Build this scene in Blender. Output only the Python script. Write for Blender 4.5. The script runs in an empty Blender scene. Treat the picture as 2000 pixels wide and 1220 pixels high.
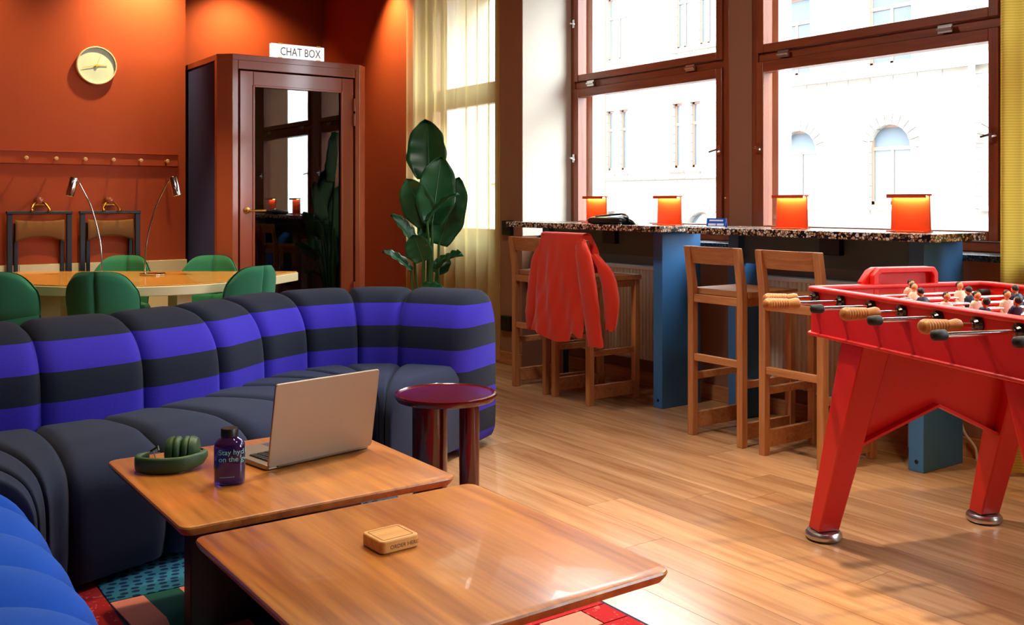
import bpy, math, random
from mathutils import Vector, Matrix
random.seed(7)
SC = bpy.context.scene
COL = SC.collection
PI = math.pi

def lin(r, g, b):
    def f(c):
        c /= 255.0
        return c / 12.92 if c <= .04045 else ((c + .055) / 1.055) ** 2.4
    return (f(r), f(g), f(b), 1.0)

# ------------------------------------------------------------------ camera, world, sun, exposure
YAW = math.radians(35.27)
cam_d = bpy.data.cameras.new('camera')
cam_d.sensor_width = 36.0
cam_d.lens = 36.0 * 1909 / 2000
cam_d.shift_y = -(610 - 393) / 2000.0
cam_d.clip_start = .05
cam_d.clip_end = 200
cam = bpy.data.objects.new('camera', cam_d)
cam.location = (0, 0, 1.2)
cam.rotation_euler = (PI / 2, 0, -YAW)
COL.objects.link(cam)
SC.camera = cam

world = bpy.data.worlds.new('sky')
SC.world = world
world.use_nodes = True
wb = world.node_tree.nodes['Background']
wb.inputs['Color'].default_value = (.84, .93, 1.0, 1)
wb.inputs['Strength'].default_value = 15.0

SC.view_settings.view_transform = 'Standard'
SC.view_settings.look = 'None'
SC.view_settings.exposure = 0.4
SC.view_settings.gamma = 1.0
SC.view_settings.use_curve_mapping = False
SC.cycles.caustics_reflective = False
SC.cycles.caustics_refractive = False
SC.cycles.sample_clamp_indirect = 8.0

def portal(y0, y1, z0, z1, x=4.85):
    d = bpy.data.lights.new('window_portal', 'AREA')
    d.shape = 'RECTANGLE'
    d.size = y1 - y0
    d.size_y = z1 - z0
    d.cycles.is_portal = True
    o = bpy.data.objects.new('window_portal', d)
    o.location = (x, (y0 + y1) / 2, (z0 + z1) / 2)
    o.rotation_euler = Vector((-1, 0, 0)).to_track_quat('-Z', 'Z').to_euler()
    COL.objects.link(o)
for a in ((4.17, 5.74), (2.42, 3.99), (6.25, 7.2), (.1, 1.9), (-3.4, -.6)):
    portal(a[0], a[1], .95, 3.1)

# ------------------------------------------------------------------ materials
def nt(name):
    m = bpy.data.materials.new(name)
    m.use_nodes = True
    t = m.node_tree
    return m, t, t.nodes['Principled BSDF']

def mat(name, c, rough=.5, metal=0.0, spec=.5, var=0.0, vscale=6.0, bump=0.0, bscale=200.0, coat=0.0, sheen=0.0, emit=None, es=0.0):
    m, t, b = nt(name)
    b.inputs['Base Color'].default_value = c
    b.inputs['Roughness'].default_value = rough
    b.inputs['Metallic'].default_value = metal
    b.inputs['Specular IOR Level'].default_value = spec
    b.inputs['Coat Weight'].default_value = coat
    b.inputs['Coat Roughness'].default_value = .08
    b.inputs['Sheen Weight'].default_value = sheen
    if emit:
        b.inputs['Emission Color'].default_value = emit
        b.inputs['Emission Strength'].default_value = es
    if var or bump:
        tc = t.nodes.new('ShaderNodeTexCoord')
    if var:
        n = t.nodes.new('ShaderNodeTexNoise')
        n.inputs['Scale'].default_value = vscale
        n.inputs['Detail'].default_value = 4
        t.links.new(tc.outputs['Object'], n.inputs['Vector'])
        mx = t.nodes.new('ShaderNodeMix')
        mx.data_type = 'RGBA'
        mx.inputs['A'].default_value = tuple(min(1, x * (1 - var)) for x in c[:3]) + (1,)
        mx.inputs['B'].default_value = tuple(min(1, x * (1 + var)) for x in c[:3]) + (1,)
        t.links.new(n.outputs['Fac'], mx.inputs['Factor'])
        t.links.new(mx.outputs['Result'], b.inputs['Base Color'])
    if bump:
        n2 = t.nodes.new('ShaderNodeTexNoise')
        n2.inputs['Scale'].default_value = bscale
        n2.inputs['Detail'].default_value = 2
        t.links.new(tc.outputs['Object'], n2.inputs['Vector'])
        bp = t.nodes.new('ShaderNodeBump')
        bp.inputs['Strength'].default_value = bump
        bp.inputs['Distance'].default_value = .002
        t.links.new(n2.outputs['Fac'], bp.inputs['Height'])
        t.links.new(bp.outputs['Normal'], b.inputs['Normal'])
    return m

def wood(name, c1, c2, axis='X', scale=1.0, rough=.4, objrand=0.0, bump=.15, coat=0.0):
    """grain runs along `axis` of the object"""
    m, t, b = nt(name)
    tc = t.nodes.new('ShaderNodeTexCoord')
    mp = t.nodes.new('ShaderNodeMapping')
    s = [14 * scale] * 3
    s['XYZ'.index(axis)] = .9 * scale
    mp.inputs['Scale'].default_value = s
    t.links.new(tc.outputs['Object'], mp.inputs['Vector'])
    oi = t.nodes.new('ShaderNodeObjectInfo')
    sc_ = t.nodes.new('ShaderNodeVectorMath'); sc_.operation = 'SCALE'
    cmb = t.nodes.new('ShaderNodeCombineXYZ')
    for k in range(3):
        t.links.new(oi.outputs['Random'], cmb.inputs[k])
    sc_.inputs['Scale'].default_value = 37.0
    t.links.new(cmb.outputs[0], sc_.inputs[0])
    ad = t.nodes.new('ShaderNodeVectorMath'); ad.operation = 'ADD'
    t.links.new(mp.outputs[0], ad.inputs[0]); t.links.new(sc_.outputs[0], ad.inputs[1])
    n = t.nodes.new('ShaderNodeTexNoise')
    n.inputs['Scale'].default_value = 1.0
    n.inputs['Detail'].default_value = 7
    n.inputs['Roughness'].default_value = .62
    n.inputs['Distortion'].default_value = 1.3
    t.links.new(ad.outputs[0], n.inputs['Vector'])
    n2 = t.nodes.new('ShaderNodeTexNoise')
    n2.inputs['Scale'].default_value = 5.0
    n2.inputs['Detail'].default_value = 3
    t.links.new(ad.outputs[0], n2.inputs['Vector'])
    r = t.nodes.new('ShaderNodeValToRGB')
    r.color_ramp.elements[0].position = .33; r.color_ramp.elements[0].color = c1
    r.color_ramp.elements[1].position = .68; r.color_ramp.elements[1].color = c2
    mx0 = t.nodes.new('ShaderNodeMix'); mx0.data_type = 'FLOAT'
    mx0.inputs['Factor'].default_value = .3
    t.links.new(n.outputs['Fac'], mx0.inputs['A']); t.links.new(n2.outputs['Fac'], mx0.inputs['B'])
    t.links.new(mx0.outputs['Result'], r.inputs['Fac'])
    out = r.outputs['Color']
    if objrand:
        hs = t.nodes.new('ShaderNodeHueSaturation')
        mr = t.nodes.new('ShaderNodeMapRange')
        mr.inputs['To Min'].default_value = 1 - objrand
        mr.inputs['To Max'].default_value = 1 + objrand
        t.links.new(oi.outputs['Random'], mr.inputs['Value'])
        t.links.new(mr.outputs['Result'], hs.inputs['Value'])
        t.links.new(out, hs.inputs['Color'])
        out = hs.outputs['Color']
    t.links.new(out, b.inputs['Base Color'])
    b.inputs['Roughness'].default_value = rough
    b.inputs['Coat Weight'].default_value = coat
    bp = t.nodes.new('ShaderNodeBump')
    bp.inputs['Strength'].default_value = bump
    bp.inputs['Distance'].default_value = .002
    t.links.new(mx0.outputs['Result'], bp.inputs['Height'])
    t.links.new(bp.outputs['Normal'], b.inputs['Normal'])
    return m

def fabric(name, c, var=.12, rough=.9, sheen=.06):
    return mat(name, c, rough, spec=.2, var=var, vscale=320, bump=.35, bscale=900, sheen=sheen)

def stripes_mat(name, ca, cb):
    """wide woven stripes at fixed heights"""
    m, t, b = nt(name)
    tc = t.nodes.new('ShaderNodeTexCoord')
    sp = t.nodes.new('ShaderNodeSeparateXYZ')
    t.links.new(tc.outputs['Object'], sp.inputs[0])
    a = t.nodes.new('ShaderNodeMath'); a.operation = 'SUBTRACT'; a.inputs[1].default_value = .075 - 2 * .103
    t.links.new(sp.outputs['Z'], a.inputs[0])
    d = t.nodes.new('ShaderNodeMath'); d.operation = 'DIVIDE'; d.inputs[1].default_value = .206
    t.links.new(a.outputs[0], d.inputs[0])
    fr = t.nodes.new('ShaderNodeMath'); fr.operation = 'FRACT'
    t.links.new(d.outputs[0], fr.inputs[0])
    gt = t.nodes.new('ShaderNodeMath'); gt.operation = 'GREATER_THAN'; gt.inputs[1].default_value = .5
    t.links.new(fr.outputs[0], gt.inputs[0])
    mx = t.nodes.new('ShaderNodeMix'); mx.data_type = 'RGBA'
    mx.inputs['A'].default_value = ca; mx.inputs['B'].default_value = cb
    t.links.new(gt.outputs[0], mx.inputs['Factor'])
    n = t.nodes.new('ShaderNodeTexNoise'); n.inputs['Scale'].default_value = 350
    t.links.new(tc.outputs['Object'], n.inputs['Vector'])
    hs = t.nodes.new('ShaderNodeHueSaturation')
    mr = t.nodes.new('ShaderNodeMapRange'); mr.inputs['To Min'].default_value = .7; mr.inputs['To Max'].default_value = 1.3
    t.links.new(n.outputs['Fac'], mr.inputs['Value']); t.links.new(mr.outputs[0], hs.inputs['Value'])
    t.links.new(mx.outputs['Result'], hs.inputs['Color'])
    t.links.new(hs.outputs['Color'], b.inputs['Base Color'])
    bp = t.nodes.new('ShaderNodeBump'); bp.inputs['Strength'].default_value = .3; bp.inputs['Distance'].default_value = .002
    t.links.new(n.outputs['Fac'], bp.inputs['Height']); t.links.new(bp.outputs['Normal'], b.inputs['Normal'])
    b.inputs['Roughness'].default_value = .9
    b.inputs['Specular IOR Level'].default_value = .2
    b.inputs['Sheen Weight'].default_value = .05
    return m

def terrazzo(name, c0, chips, scale=90, rough=.25):
    m, t, b = nt(name)
    tc = t.nodes.new('ShaderNodeTexCoord')
    v = t.nodes.new('ShaderNodeTexVoronoi'); v.inputs['Scale'].default_value = scale
    t.links.new(tc.outputs['Object'], v.inputs['Vector'])
    r = t.nodes.new('ShaderNodeValToRGB'); r.color_ramp.interpolation = 'CONSTANT'
    el = r.color_ramp.elements
    el[0].position = 0; el[0].color = chips[0]
    el[1].position = .35; el[1].color = chips[1]
    e = el.new(.6); e.color = chips[2]
    e = el.new(.8); e.color = c0
    sp = t.nodes.new('ShaderNodeSeparateColor')
    t.links.new(v.outputs['Color'], sp.inputs[0]); t.links.new(sp.outputs[0], r.inputs['Fac'])
    v2 = t.nodes.new('ShaderNodeTexVoronoi'); v2.feature = 'DISTANCE_TO_EDGE'; v2.inputs['Scale'].default_value = scale
    t.links.new(tc.outputs['Object'], v2.inputs['Vector'])
    gt = t.nodes.new('ShaderNodeMath'); gt.operation = 'GREATER_THAN'; gt.inputs[1].default_value = .1
    t.links.new(v2.outputs['Distance'], gt.inputs[0])
    mx = t.nodes.new('ShaderNodeMix'); mx.data_type = 'RGBA'
    mx.inputs['A'].default_value = c0
    t.links.new(gt.outputs[0], mx.inputs['Factor']); t.links.new(r.outputs['Color'], mx.inputs['B'])
    t.links.new(mx.outputs['Result'], b.inputs['Base Color'])
    b.inputs['Roughness'].default_value = rough
    return m

def glass(name, tint=(1, 1, 1, 1), refl=1.0):
    """thin pane: clear, with Fresnel reflection"""
    m = bpy.data.materials.new(name); m.use_nodes = True
    t = m.node_tree; t.nodes.clear()
    o = t.nodes.new('ShaderNodeOutputMaterial')
    tr = t.nodes.new('ShaderNodeBsdfTransparent'); tr.inputs[0].default_value = tint
    gl = t.nodes.new('ShaderNodeBsdfGlossy'); gl.inputs['Roughness'].default_value = .0
    fr = t.nodes.new('ShaderNodeFresnel')
    ge = t.nodes.new('ShaderNodeNewGeometry')
    io = t.nodes.new('ShaderNodeMapRange'); io.inputs['To Min'].default_value = 1.52; io.inputs['To Max'].default_value = 1 / 1.52
    t.links.new(ge.outputs['Backfacing'], io.inputs['Value']); t.links.new(io.outputs[0], fr.inputs['IOR'])
    mu = t.nodes.new('ShaderNodeMath'); mu.operation = 'MULTIPLY'; mu.inputs[1].default_value = refl; mu.use_clamp = True
    t.links.new(fr.outputs[0], mu.inputs[0])
    mx = t.nodes.new('ShaderNodeMixShader')
    t.links.new(mu.outputs[0], mx.inputs[0]); t.links.new(tr.outputs[0], mx.inputs[1]); t.links.new(gl.outputs[0], mx.inputs[2])
    t.links.new(mx.outputs[0], o.inputs[0])
    return m

def sheer(name, c, see=.35, rib=0.0):
    m = bpy.data.materials.new(name); m.use_nodes = True
    t = m.node_tree; t.nodes.clear()
    o = t.nodes.new('ShaderNodeOutputMaterial')
    tr = t.nodes.new('ShaderNodeBsdfTransparent'); tr.inputs[0].default_value = (1, .97, .85, 1)
    df = t.nodes.new('ShaderNodeBsdfDiffuse'); df.inputs[0].default_value = c
    tl = t.nodes.new('ShaderNodeBsdfTranslucent'); tl.inputs[0].default_value = c
    m1 = t.nodes.new('ShaderNodeMixShader'); m1.inputs[0].default_value = .68
    t.links.new(df.outputs[0], m1.inputs[1]); t.links.new(tl.outputs[0], m1.inputs[2])
    m2 = t.nodes.new('ShaderNodeMixShader'); m2.inputs[0].default_value = see
    t.links.new(m1.outputs[0], m2.inputs[1]); t.links.new(tr.outputs[0], m2.inputs[2])
    if rib:
        tc = t.nodes.new('ShaderNodeTexCoord')
        w = t.nodes.new('ShaderNodeTexWave'); w.bands_direction = 'Z'; w.inputs['Scale'].default_value = rib
        t.links.new(tc.outputs['Object'], w.inputs['Vector'])
        mr = t.nodes.new('ShaderNodeMapRange'); mr.inputs['To Min'].default_value = see * .4; mr.inputs['To Max'].default_value = see * 1.6
        t.links.new(w.outputs['Fac'], mr.inputs['Value']); t.links.new(mr.outputs[0], m2.inputs[0])
    t.links.new(m2.outputs[0], o.inputs[0])
    return m

def emit(name, c, s):
    m = bpy.data.materials.new(name); m.use_nodes = True
    t = m.node_tree; t.nodes.clear()
    o = t.nodes.new('ShaderNodeOutputMaterial')
    e = t.nodes.new('ShaderNodeEmission'); e.inputs[0].default_value = c; e.inputs[1].default_value = s
    t.links.new(e.outputs[0], o.inputs[0])
    return m

def facade_mat():
    m, t, b = nt('pale_masonry')
    tc = t.nodes.new('ShaderNodeTexCoord')
    mp = t.nodes.new('ShaderNodeMapping'); mp.inputs['Rotation'].default_value = (PI / 2, 0, PI / 2)
    t.links.new(tc.outputs['Object'], mp.inputs['Vector'])
    br = t.nodes.new('ShaderNodeTexBrick')
    br.inputs['Color1'].default_value = lin(164, 159, 150); br.inputs['Color2'].default_value = lin(146, 140, 130)
    br.inputs['Mortar'].default_value = lin(118, 112, 104)
    br.inputs['Scale'].default_value = 1.0; br.inputs['Mortar Size'].default_value = .012
    br.inputs['Brick Width'].default_value = .6; br.inputs['Row Height'].default_value = .26
    sx = t.nodes.new('ShaderNodeSeparateXYZ'); cx = t.nodes.new('ShaderNodeCombineXYZ')
    t.links.new(tc.outputs['Object'], sx.inputs[0])
    t.links.new(sx.outputs['Y'], cx.inputs[0]); t.links.new(sx.outputs['Z'], cx.inputs[1])
    t.links.new(cx.outputs[0], br.inputs['Vector'])
    t.links.new(br.outputs['Color'], b.inputs['Base Color'])
    b.inputs['Roughness'].default_value = .9
    return m

M = {}
M['orange'] = mat('orange_plaster', lin(168, 66, 24), .75, var=.06, vscale=3, bump=.25, bscale=120)
M['taupe'] = mat('taupe_plaster', lin(150, 104, 76), .8, var=.04, bump=.15, bscale=90)
M['reveal'] = mat('cream_plaster', lin(226, 220, 204), .8, var=.03, bump=.1, bscale=90)
M['ceiling'] = mat('dark_ceiling', lin(120, 70, 50), .9, var=.03)
M['floor_base'] = mat('floor_joint', lin(60, 38, 24), .8)
M['plank'] = wood('oak_floor', lin(150, 100, 62), lin(208, 160, 114), 'Y', .55, .24, .16, .12)
M['tile'] = mat('cream_tile', lin(232, 214, 180), .3, var=.03)
M['grout'] = mat('tile_grout', lin(170, 150, 120), .9)
M['oak'] = wood('oak_table', lin(132, 70, 24), lin(204, 134, 60), 'Y', .7, .32, 0, .1, .15)
M['oak_end'] = wood('oak_edge', lin(132, 72, 28), lin(170, 100, 44), 'X', .8, .4)
M['stool'] = wood('stool_oak', lin(156, 96, 52), lin(204, 142, 86), 'Z', 1.2, .45, .06)
M['stoolx'] = wood('stool_oak_rail', lin(156, 96, 52), lin(204, 142, 86), 'Y', 1.2, .45, .06)
M['frame'] = wood('stained_window_wood', lin(112, 52, 26), lin(156, 80, 42), 'Z', 1.0, .38, .08, .1, .2)
M['frameh'] = wood('stained_window_rail', lin(112, 52, 26), lin(156, 80, 42), 'Y', 1.0, .38, .08, .1, .2)
M['pane'] = glass('window_glass')
M['booth_glass'] = glass('booth_glass', (.55, .6, .62, 1), 2.2)
M['booth'] = mat('brown_red_lacquer', lin(150, 76, 52), .22, var=.03, coat=.4)
M['navy_felt'] = fabric('navy_felt', lin(22, 26, 118))
M['dark_in'] = mat('booth_inside', lin(30, 28, 34), .8)
M['stripe'] = stripes_mat('striped_wool', lin(30, 36, 54), lin(58, 46, 182))
M['navy'] = fabric('navy_wool', lin(36, 44, 70))
M['royal'] = fabric('royal_wool', lin(20, 78, 184))
M['blackwood'] = mat('black_stained_wood', lin(38, 28, 24), .45, var=.1, vscale=20)
M['burgundy'] = mat('burgundy_lacquer', lin(84, 16, 22), .16, coat=.5)
M['red'] = mat('red_powder_coat', lin(208, 32, 24), .38, var=.05, vscale=60, bump=.2, bscale=600)
M['chrome'] = mat('chrome', (.8, .8, .8, 1), .12, 1.0)
M['blackchrome'] = mat('black_chrome', (.12, .11, .11, 1), .18, 1.0)
M['steel'] = mat('brushed_steel', (.62, .6, .57, 1), .3, 1.0)
M['black'] = mat('black_plastic', lin(16, 16, 18), .4)
M['rubber'] = mat('black_rubber', lin(20, 24, 24), .6)
M['handle'] = wood('beech_handle', lin(160, 98, 44), lin(200, 136, 74), 'X', 2, .4)
M['skin'] = mat('figure_skin', lin(216, 160, 110), .5)
M['shirtw'] = mat('figure_white', lin(238, 230, 214), .45)
M['shirtb'] = mat('figure_navy', lin(26, 34, 74), .45)
M['hair'] = mat('figure_hair', lin(20, 18, 22), .5)
M['bluepanel'] = mat('blue_laminate', lin(58, 120, 176), .45, var=.03)
M['tealpanel'] = mat('teal_laminate', lin(96, 132, 138), .5, var=.03)
M['apron'] = mat('dark_teal_board', lin(84, 118, 132), .6)
M['terr'] = terrazzo('bar_terrazzo', lin(26, 24, 26), (lin(200, 160, 120), lin(228, 220, 208), lin(120, 84, 60)), 70)
M['terrd'] = terrazzo('sill_terrazzo', lin(24, 34, 34), (lin(60, 78, 74), lin(40, 52, 52), lin(110, 120, 112)), 120)
M['rad'] = mat('radiator_enamel', lin(236, 226, 206), .4)
M['lamp_red'] = mat('orange_lamp_sheet', lin(224, 82, 36), .5)
M['lamp_glow'] = emit('lamp_strip', (1.0, .68, .25, 1), 60.0)
M['sheer'] = sheer('yellow_sheer', lin(252, 236, 168), .55)
M['sheer2'] = sheer('yellow_ribbed_sheer', lin(240, 208, 92), .18, 26)
M['green'] = fabric('green_wool', lin(52, 122, 92), .1)
M['cream'] = mat('cream_laminate', lin(232, 222, 178), .4)
M['tabletop'] = wood('yellow_birch', lin(206, 134, 50), lin(232, 172, 84), 'X', .7, .22, 0, .05, .3)
M['leaf'] = mat('leaf_green', lin(30, 92, 52), .32, var=.25, vscale=9)
M['leafd'] = mat('leaf_rib', lin(66, 120, 66), .4)
M['stem'] = mat('leaf_stem', lin(62, 104, 52), .5, var=.15)
M['pot'] = mat('plant_pot', lin(70, 66, 62), .7, bump=.3, bscale=60)
M['soil'] = mat('potting_soil', lin(44, 32, 24), .95, bump=.6, bscale=80)
M['folding'] = mat('navy_frame', lin(28, 34, 52), .4)
M['canvas'] = fabric('brown_canvas', lin(122, 84, 50))
M['brass'] = mat('brass', lin(200, 140, 70), .3, 1.0)
M['peg'] = mat('pale_beech', lin(214, 170, 120), .5)
M['clockface'] = mat('mint_clock_face', lin(208, 228, 216), .6, bump=.2, bscale=60)
M['clockrim'] = mat('cream_clock_rim', lin(226, 214, 190), .5)
M['yellow'] = mat('yellow_hand', lin(226, 190, 70), .4)
M['laptop'] = mat('silver_aluminium', lin(160, 148, 132), .42, .8)
M['keys'] = mat('dark_keys', lin(30, 30, 32), .5)
M['screen'] = mat('dark_screen', lin(12, 12, 14), .15)
M['hp'] = mat('olive_leather', lin(42, 76, 40), .5, bump=.3, bscale=300)
M['hpd'] = mat('olive_dark', lin(26, 44, 26), .55)
M['print'] = mat('teal_print', lin(120, 208, 200), .5)
M['block'] = wood('bamboo_block', lin(186, 126, 62), lin(222, 168, 96), 'X', 2, .45)
M['ink'] = mat('burnt_lettering', lin(70, 34, 18), .7)
M['jacket'] = mat('red_corduroy', lin(216, 54, 28), .85, var=.1, vscale=200, bump=.4, bscale=500, spec=.2, sheen=.2)
M['card'] = mat('blue_card', lin(24, 84, 190), .3)
M['white'] = mat('white_print', lin(240, 242, 244), .4)
M['leather'] = mat('black_leather', lin(18, 20, 26), .35, bump=.3, bscale=150)
M['sign'] = emit('lit_acrylic', (1.0, .97, .92, 1), .9)
M['signtxt'] = mat('grey_sign_letters', lin(96, 96, 100), .5)
M['facade'] = facade_mat()
M['fstone'] = mat('pale_stone', lin(156, 150, 140), .9, var=.05)
M['fframe'] = mat('far_window_frame', lin(140, 112, 96), .6)
M['fglass'] = mat('far_window_pane', lin(90, 104, 114), .1)
M['zinc'] = mat('zinc_pipe', lin(170, 178, 186), .5)
M['street'] = mat('asphalt', lin(110, 110, 110), .9, var=.1)
M['pavement'] = mat('pavement_stone', lin(170, 166, 160), .9, var=.06)
M['cable'] = mat('cream_cable', lin(220, 206, 180), .5)

def bottle_mat():
    m, t, b = nt('violet_bottle')
    b.inputs['Base Color'].default_value = lin(62, 46, 140)
    b.inputs['Roughness'].default_value = .06
    b.inputs['Transmission Weight'].default_value = .82
    b.inputs['IOR'].default_value = 1.4
    b.inputs['Coat Weight'].default_value = .6
    return m
M['bottle'] = bottle_mat()
M['rugteal'] = None

def dots_mat():
    m, t, b = nt('teal_dotted_pile')
    tc = t.nodes.new('ShaderNodeTexCoord')
    mp = t.nodes.new('ShaderNodeMapping'); mp.inputs['Scale'].default_value = (26, 34, 1); mp.inputs['Rotation'].default_value = (0, 0, .2)
    t.links.new(tc.outputs['Object'], mp.inputs['Vector'])
    v = t.nodes.new('ShaderNodeTexVoronoi'); v.voronoi_dimensions = '2D'; v.inputs['Scale'].default_value = 1; v.inputs['Randomness'].default_value = .3
    t.links.new(mp.outputs[0], v.inputs['Vector'])
    lt = t.nodes.new('ShaderNodeMath'); lt.operation = 'LESS_THAN'; lt.inputs[1].default_value = .33
    t.links.new(v.outputs['Distance'], lt.inputs[0])
    mx = t.nodes.new('ShaderNodeMix'); mx.data_type = 'RGBA'
    mx.inputs['A'].default_value = lin(48, 108, 132); mx.inputs['B'].default_value = lin(22, 44, 78)
    t.links.new(lt.outputs[0], mx.inputs['Factor']); t.links.new(mx.outputs['Result'], b.inputs['Base Color'])
    b.inputs['Roughness'].default_value = .95; b.inputs['Specular IOR Level'].default_value = .1
    return m
M['rugteal'] = dots_mat()

def fleck_mat(name, c0, c1):
    m, t, b = nt(name)
    tc = t.nodes.new('ShaderNodeTexCoord')
    n = t.nodes.new('ShaderNodeTexNoise'); n.inputs['Scale'].default_value = 55; n.inputs['Detail'].default_value = 3
    t.links.new(tc.outputs['Object'], n.inputs['Vector'])
    gt = t.nodes.new('ShaderNodeMath'); gt.operation = 'GREATER_THAN'; gt.inputs[1].default_value = .62
    t.links.new(n.outputs['Fac'], gt.inputs[0])
    mx = t.nodes.new('ShaderNodeMix'); mx.data_type = 'RGBA'
    mx.inputs['A'].default_value = c0; mx.inputs['B'].default_value = c1
    t.links.new(gt.outputs[0], mx.inputs['Factor']); t.links.new(mx.outputs['Result'], b.inputs['Base Color'])
    b.inputs['Roughness'].default_value = .95; b.inputs['Specular IOR Level'].default_value = .1
    return m
M['rugred'] = fleck_mat('red_flecked_pile', lin(164, 36, 40), lin(206, 84, 80))
M['rugpink'] = fabric('pink_pile', lin(222, 130, 112), .15)
M['ruggreen'] = fabric('green_pile', lin(24, 84, 72), .15)
M['rugedge'] = fabric('navy_binding', lin(32, 40, 72), .1)

# ------------------------------------------------------------------ mesh helpers
class MB:
    def __init__(self):
        self.v = []; self.f = []; self.m = []; self.mi = 0
    def add(self, vs, fs):
        n = len(self.v)
        self.v += [tuple(p) for p in vs]
        for q in fs:
            self.f.append([i + n for i in q]); self.m.append(self.mi)
        return self
    def box(self, x0, y0, z0, x1, y1, z1):
        vs = [(x0, y0, z0), (x1, y0, z0), (x1, y1, z0), (x0, y1, z0), (x0, y0, z1), (x1, y0, z1), (x1, y1, z1), (x0, y1, z1)]
        return self.add(vs, [(0, 3, 2, 1), (4, 5, 6, 7), (0, 1, 5, 4), (1, 2, 6, 5), (2, 3, 7, 6), (3, 0, 4, 7)])
    def cbox(self, c, s):
        return self.box(c[0] - s[0] / 2, c[1] - s[1] / 2, c[2] - s[2] / 2, c[0] + s[0] / 2, c[1] + s[1] / 2, c[2] + s[2] / 2)
    def hexa(self, bot, top):
        vs = list(bot) + list(top)
        n = len(bot)
        fs = [tuple(reversed(range(n))), tuple(range(n, 2 * n))]
        for i in range(n):
            j = (i + 1) % n
            fs.append((i, j, j + n, i + n))
        return self.add(vs, fs)
    def prism(self, pts, z0, z1):
        return self.hexa([(p[0], p[1], z0) for p in pts], [(p[0], p[1], z1) for p in pts])
    def prism_y(self, pts, y0, y1):      # pts in x,z
        return self.hexa([(p[0], y0, p[1]) for p in pts], [(p[0], y1, p[1]) for p in pts])
    def prism_x(self, pts, x0, x1):      # pts in y,z
        return self.hexa([(x0, p[0], p[1]) for p in pts], [(x1, p[0], p[1]) for p in pts])
    def ring(self, outer, inner, z0, z1):
        n = len(outer)
        vs = [(p[0], p[1], z0) for p in outer] + [(p[0], p[1], z0) for p in inner] + [(p[0], p[1], z1) for p in outer] + [(p[0], p[1], z1) for p in inner]
        fs = []
        for i in range(n):
            j = (i + 1) % n
            fs += [(i, j, j + 2 * n, i + 2 * n), (n + j, n + i, i + 3 * n, j + 3 * n), (2 * n + i, 2 * n + j, 3 * n + j, 3 * n + i), (j, i, n + i, n + j)]
        return self.add(vs, fs)
    def loops(self, rings, cap0=True, cap1=True, close=True):
        n = len(rings[0]); vs = []; fs = []
        for r in rings: vs += [tuple(p) for p in r]
        for k in range(len(rings) - 1):
            for i in range(n if close else n - 1):
                j = (i + 1) % n
                fs.append((k * n + i, k * n + j, (k + 1) * n + j, (k + 1) * n + i))
        if cap0: fs.append(tuple(reversed(range(n))))
        if cap1: fs.append(tuple(range((len(rings) - 1) * n, len(rings) * n)))
        return self.add(vs, fs)
    def tube(self, pts, r, seg=10, cap=True):
        pts = [Vector(p) for p in pts]
        rs = r if isinstance(r, (list, tuple)) else [r] * len(pts)
        rings = []
        t0 = (pts[1] - pts[0]).normalized()
        up = Vector((0, 0, 1)) if abs(t0.z) < .9 else Vector((1, 0, 0))
        a = t0.cross(up).normalized()
        for i, p in enumerate(pts):
            t = (pts[min(i + 1, len(pts) - 1)] - pts[max(i - 1, 0)]).normalized()
            a = (a - t * a.dot(t)).normalized()
            b = t.cross(a)
            rings.append([p + (a * math.cos(2 * PI * k / seg) + b * math.sin(2 * PI * k / seg)) * rs[i] for k in range(seg)])
        return self.loops(rings, cap, cap)
    def lathe(self, prof, c=(0, 0, 0), axis='Z', seg=24, sx=1.0, sy=1.0):
        rings = []
        for r, h in prof:
            ring = []
            for k in range(seg):
                a = 2 * PI * k / seg
                x, y = r * math.cos(a) * sx, r * math.sin(a) * sy
                if axis == 'Z': p = (c[0] + x, c[1] + y, c[2] + h)
                elif axis == 'X': p = (c[0] + h, c[1] + x, c[2] + y)
                else: p = (c[0] + x, c[1] + h, c[2] - y)
                ring.append(p)
            rings.append(ring)
        return self.loops(rings)
    def ball(self, c, r, seg=10, n=6, s=(1, 1, 1)):
        prof = [(max(.02, math.sin(PI * k / n)) * r, -math.cos(PI * k / n) * r) for k in range(n + 1)]
        rings = [[(c[0] + q * math.cos(2 * PI * k / seg) * s[0], c[1] + q * math.sin(2 * PI * k / seg) * s[1], c[2] + h * s[2]) for k in range(seg)] for q, h in prof]
        return self.loops(rings)
    def grid(self, fn, nu, nv):
        vs = [fn(i / nu, j / nv) for i in range(nu + 1) for j in range(nv + 1)]
        fs = [(i * (nv + 1) + j, (i + 1) * (nv + 1) + j, (i + 1) * (nv + 1) + j + 1, i * (nv + 1) + j + 1) for i in range(nu) for j in range(nv)]
        return self.add(vs, fs)
    def build(self, name, mats, parent=None, bevel=0.0, seg=2, smooth=35, loc=None, rot=None):
        me = bpy.data.meshes.new(name)
        me.from_pydata(self.v, [], self.f)
        ms = mats if isinstance(mats, (list, tuple)) else [mats]
        for q in ms: me.materials.append(M[q])
        if len(ms) > 1: me.polygons.foreach_set('material_index', self.m)
        me.validate(); me.update()
        if smooth:
            me.polygons.foreach_set('use_smooth', [True] * len(me.polygons))
            me.set_sharp_from_angle(angle=math.radians(smooth))
        o = bpy.data.objects.new(name, me)
        COL.objects.link(o)
        if parent: o.parent = parent
        if loc: o.location = loc
        if rot: o.rotation_euler = rot
        if bevel:
            b = o.modifiers.new('bevel', 'BEVEL'); b.width = bevel; b.segments = seg; b.limit_method = 'ANGLE'; b.angle_limit = math.radians(40)
            b.harden_normals = False
        return o

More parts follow.
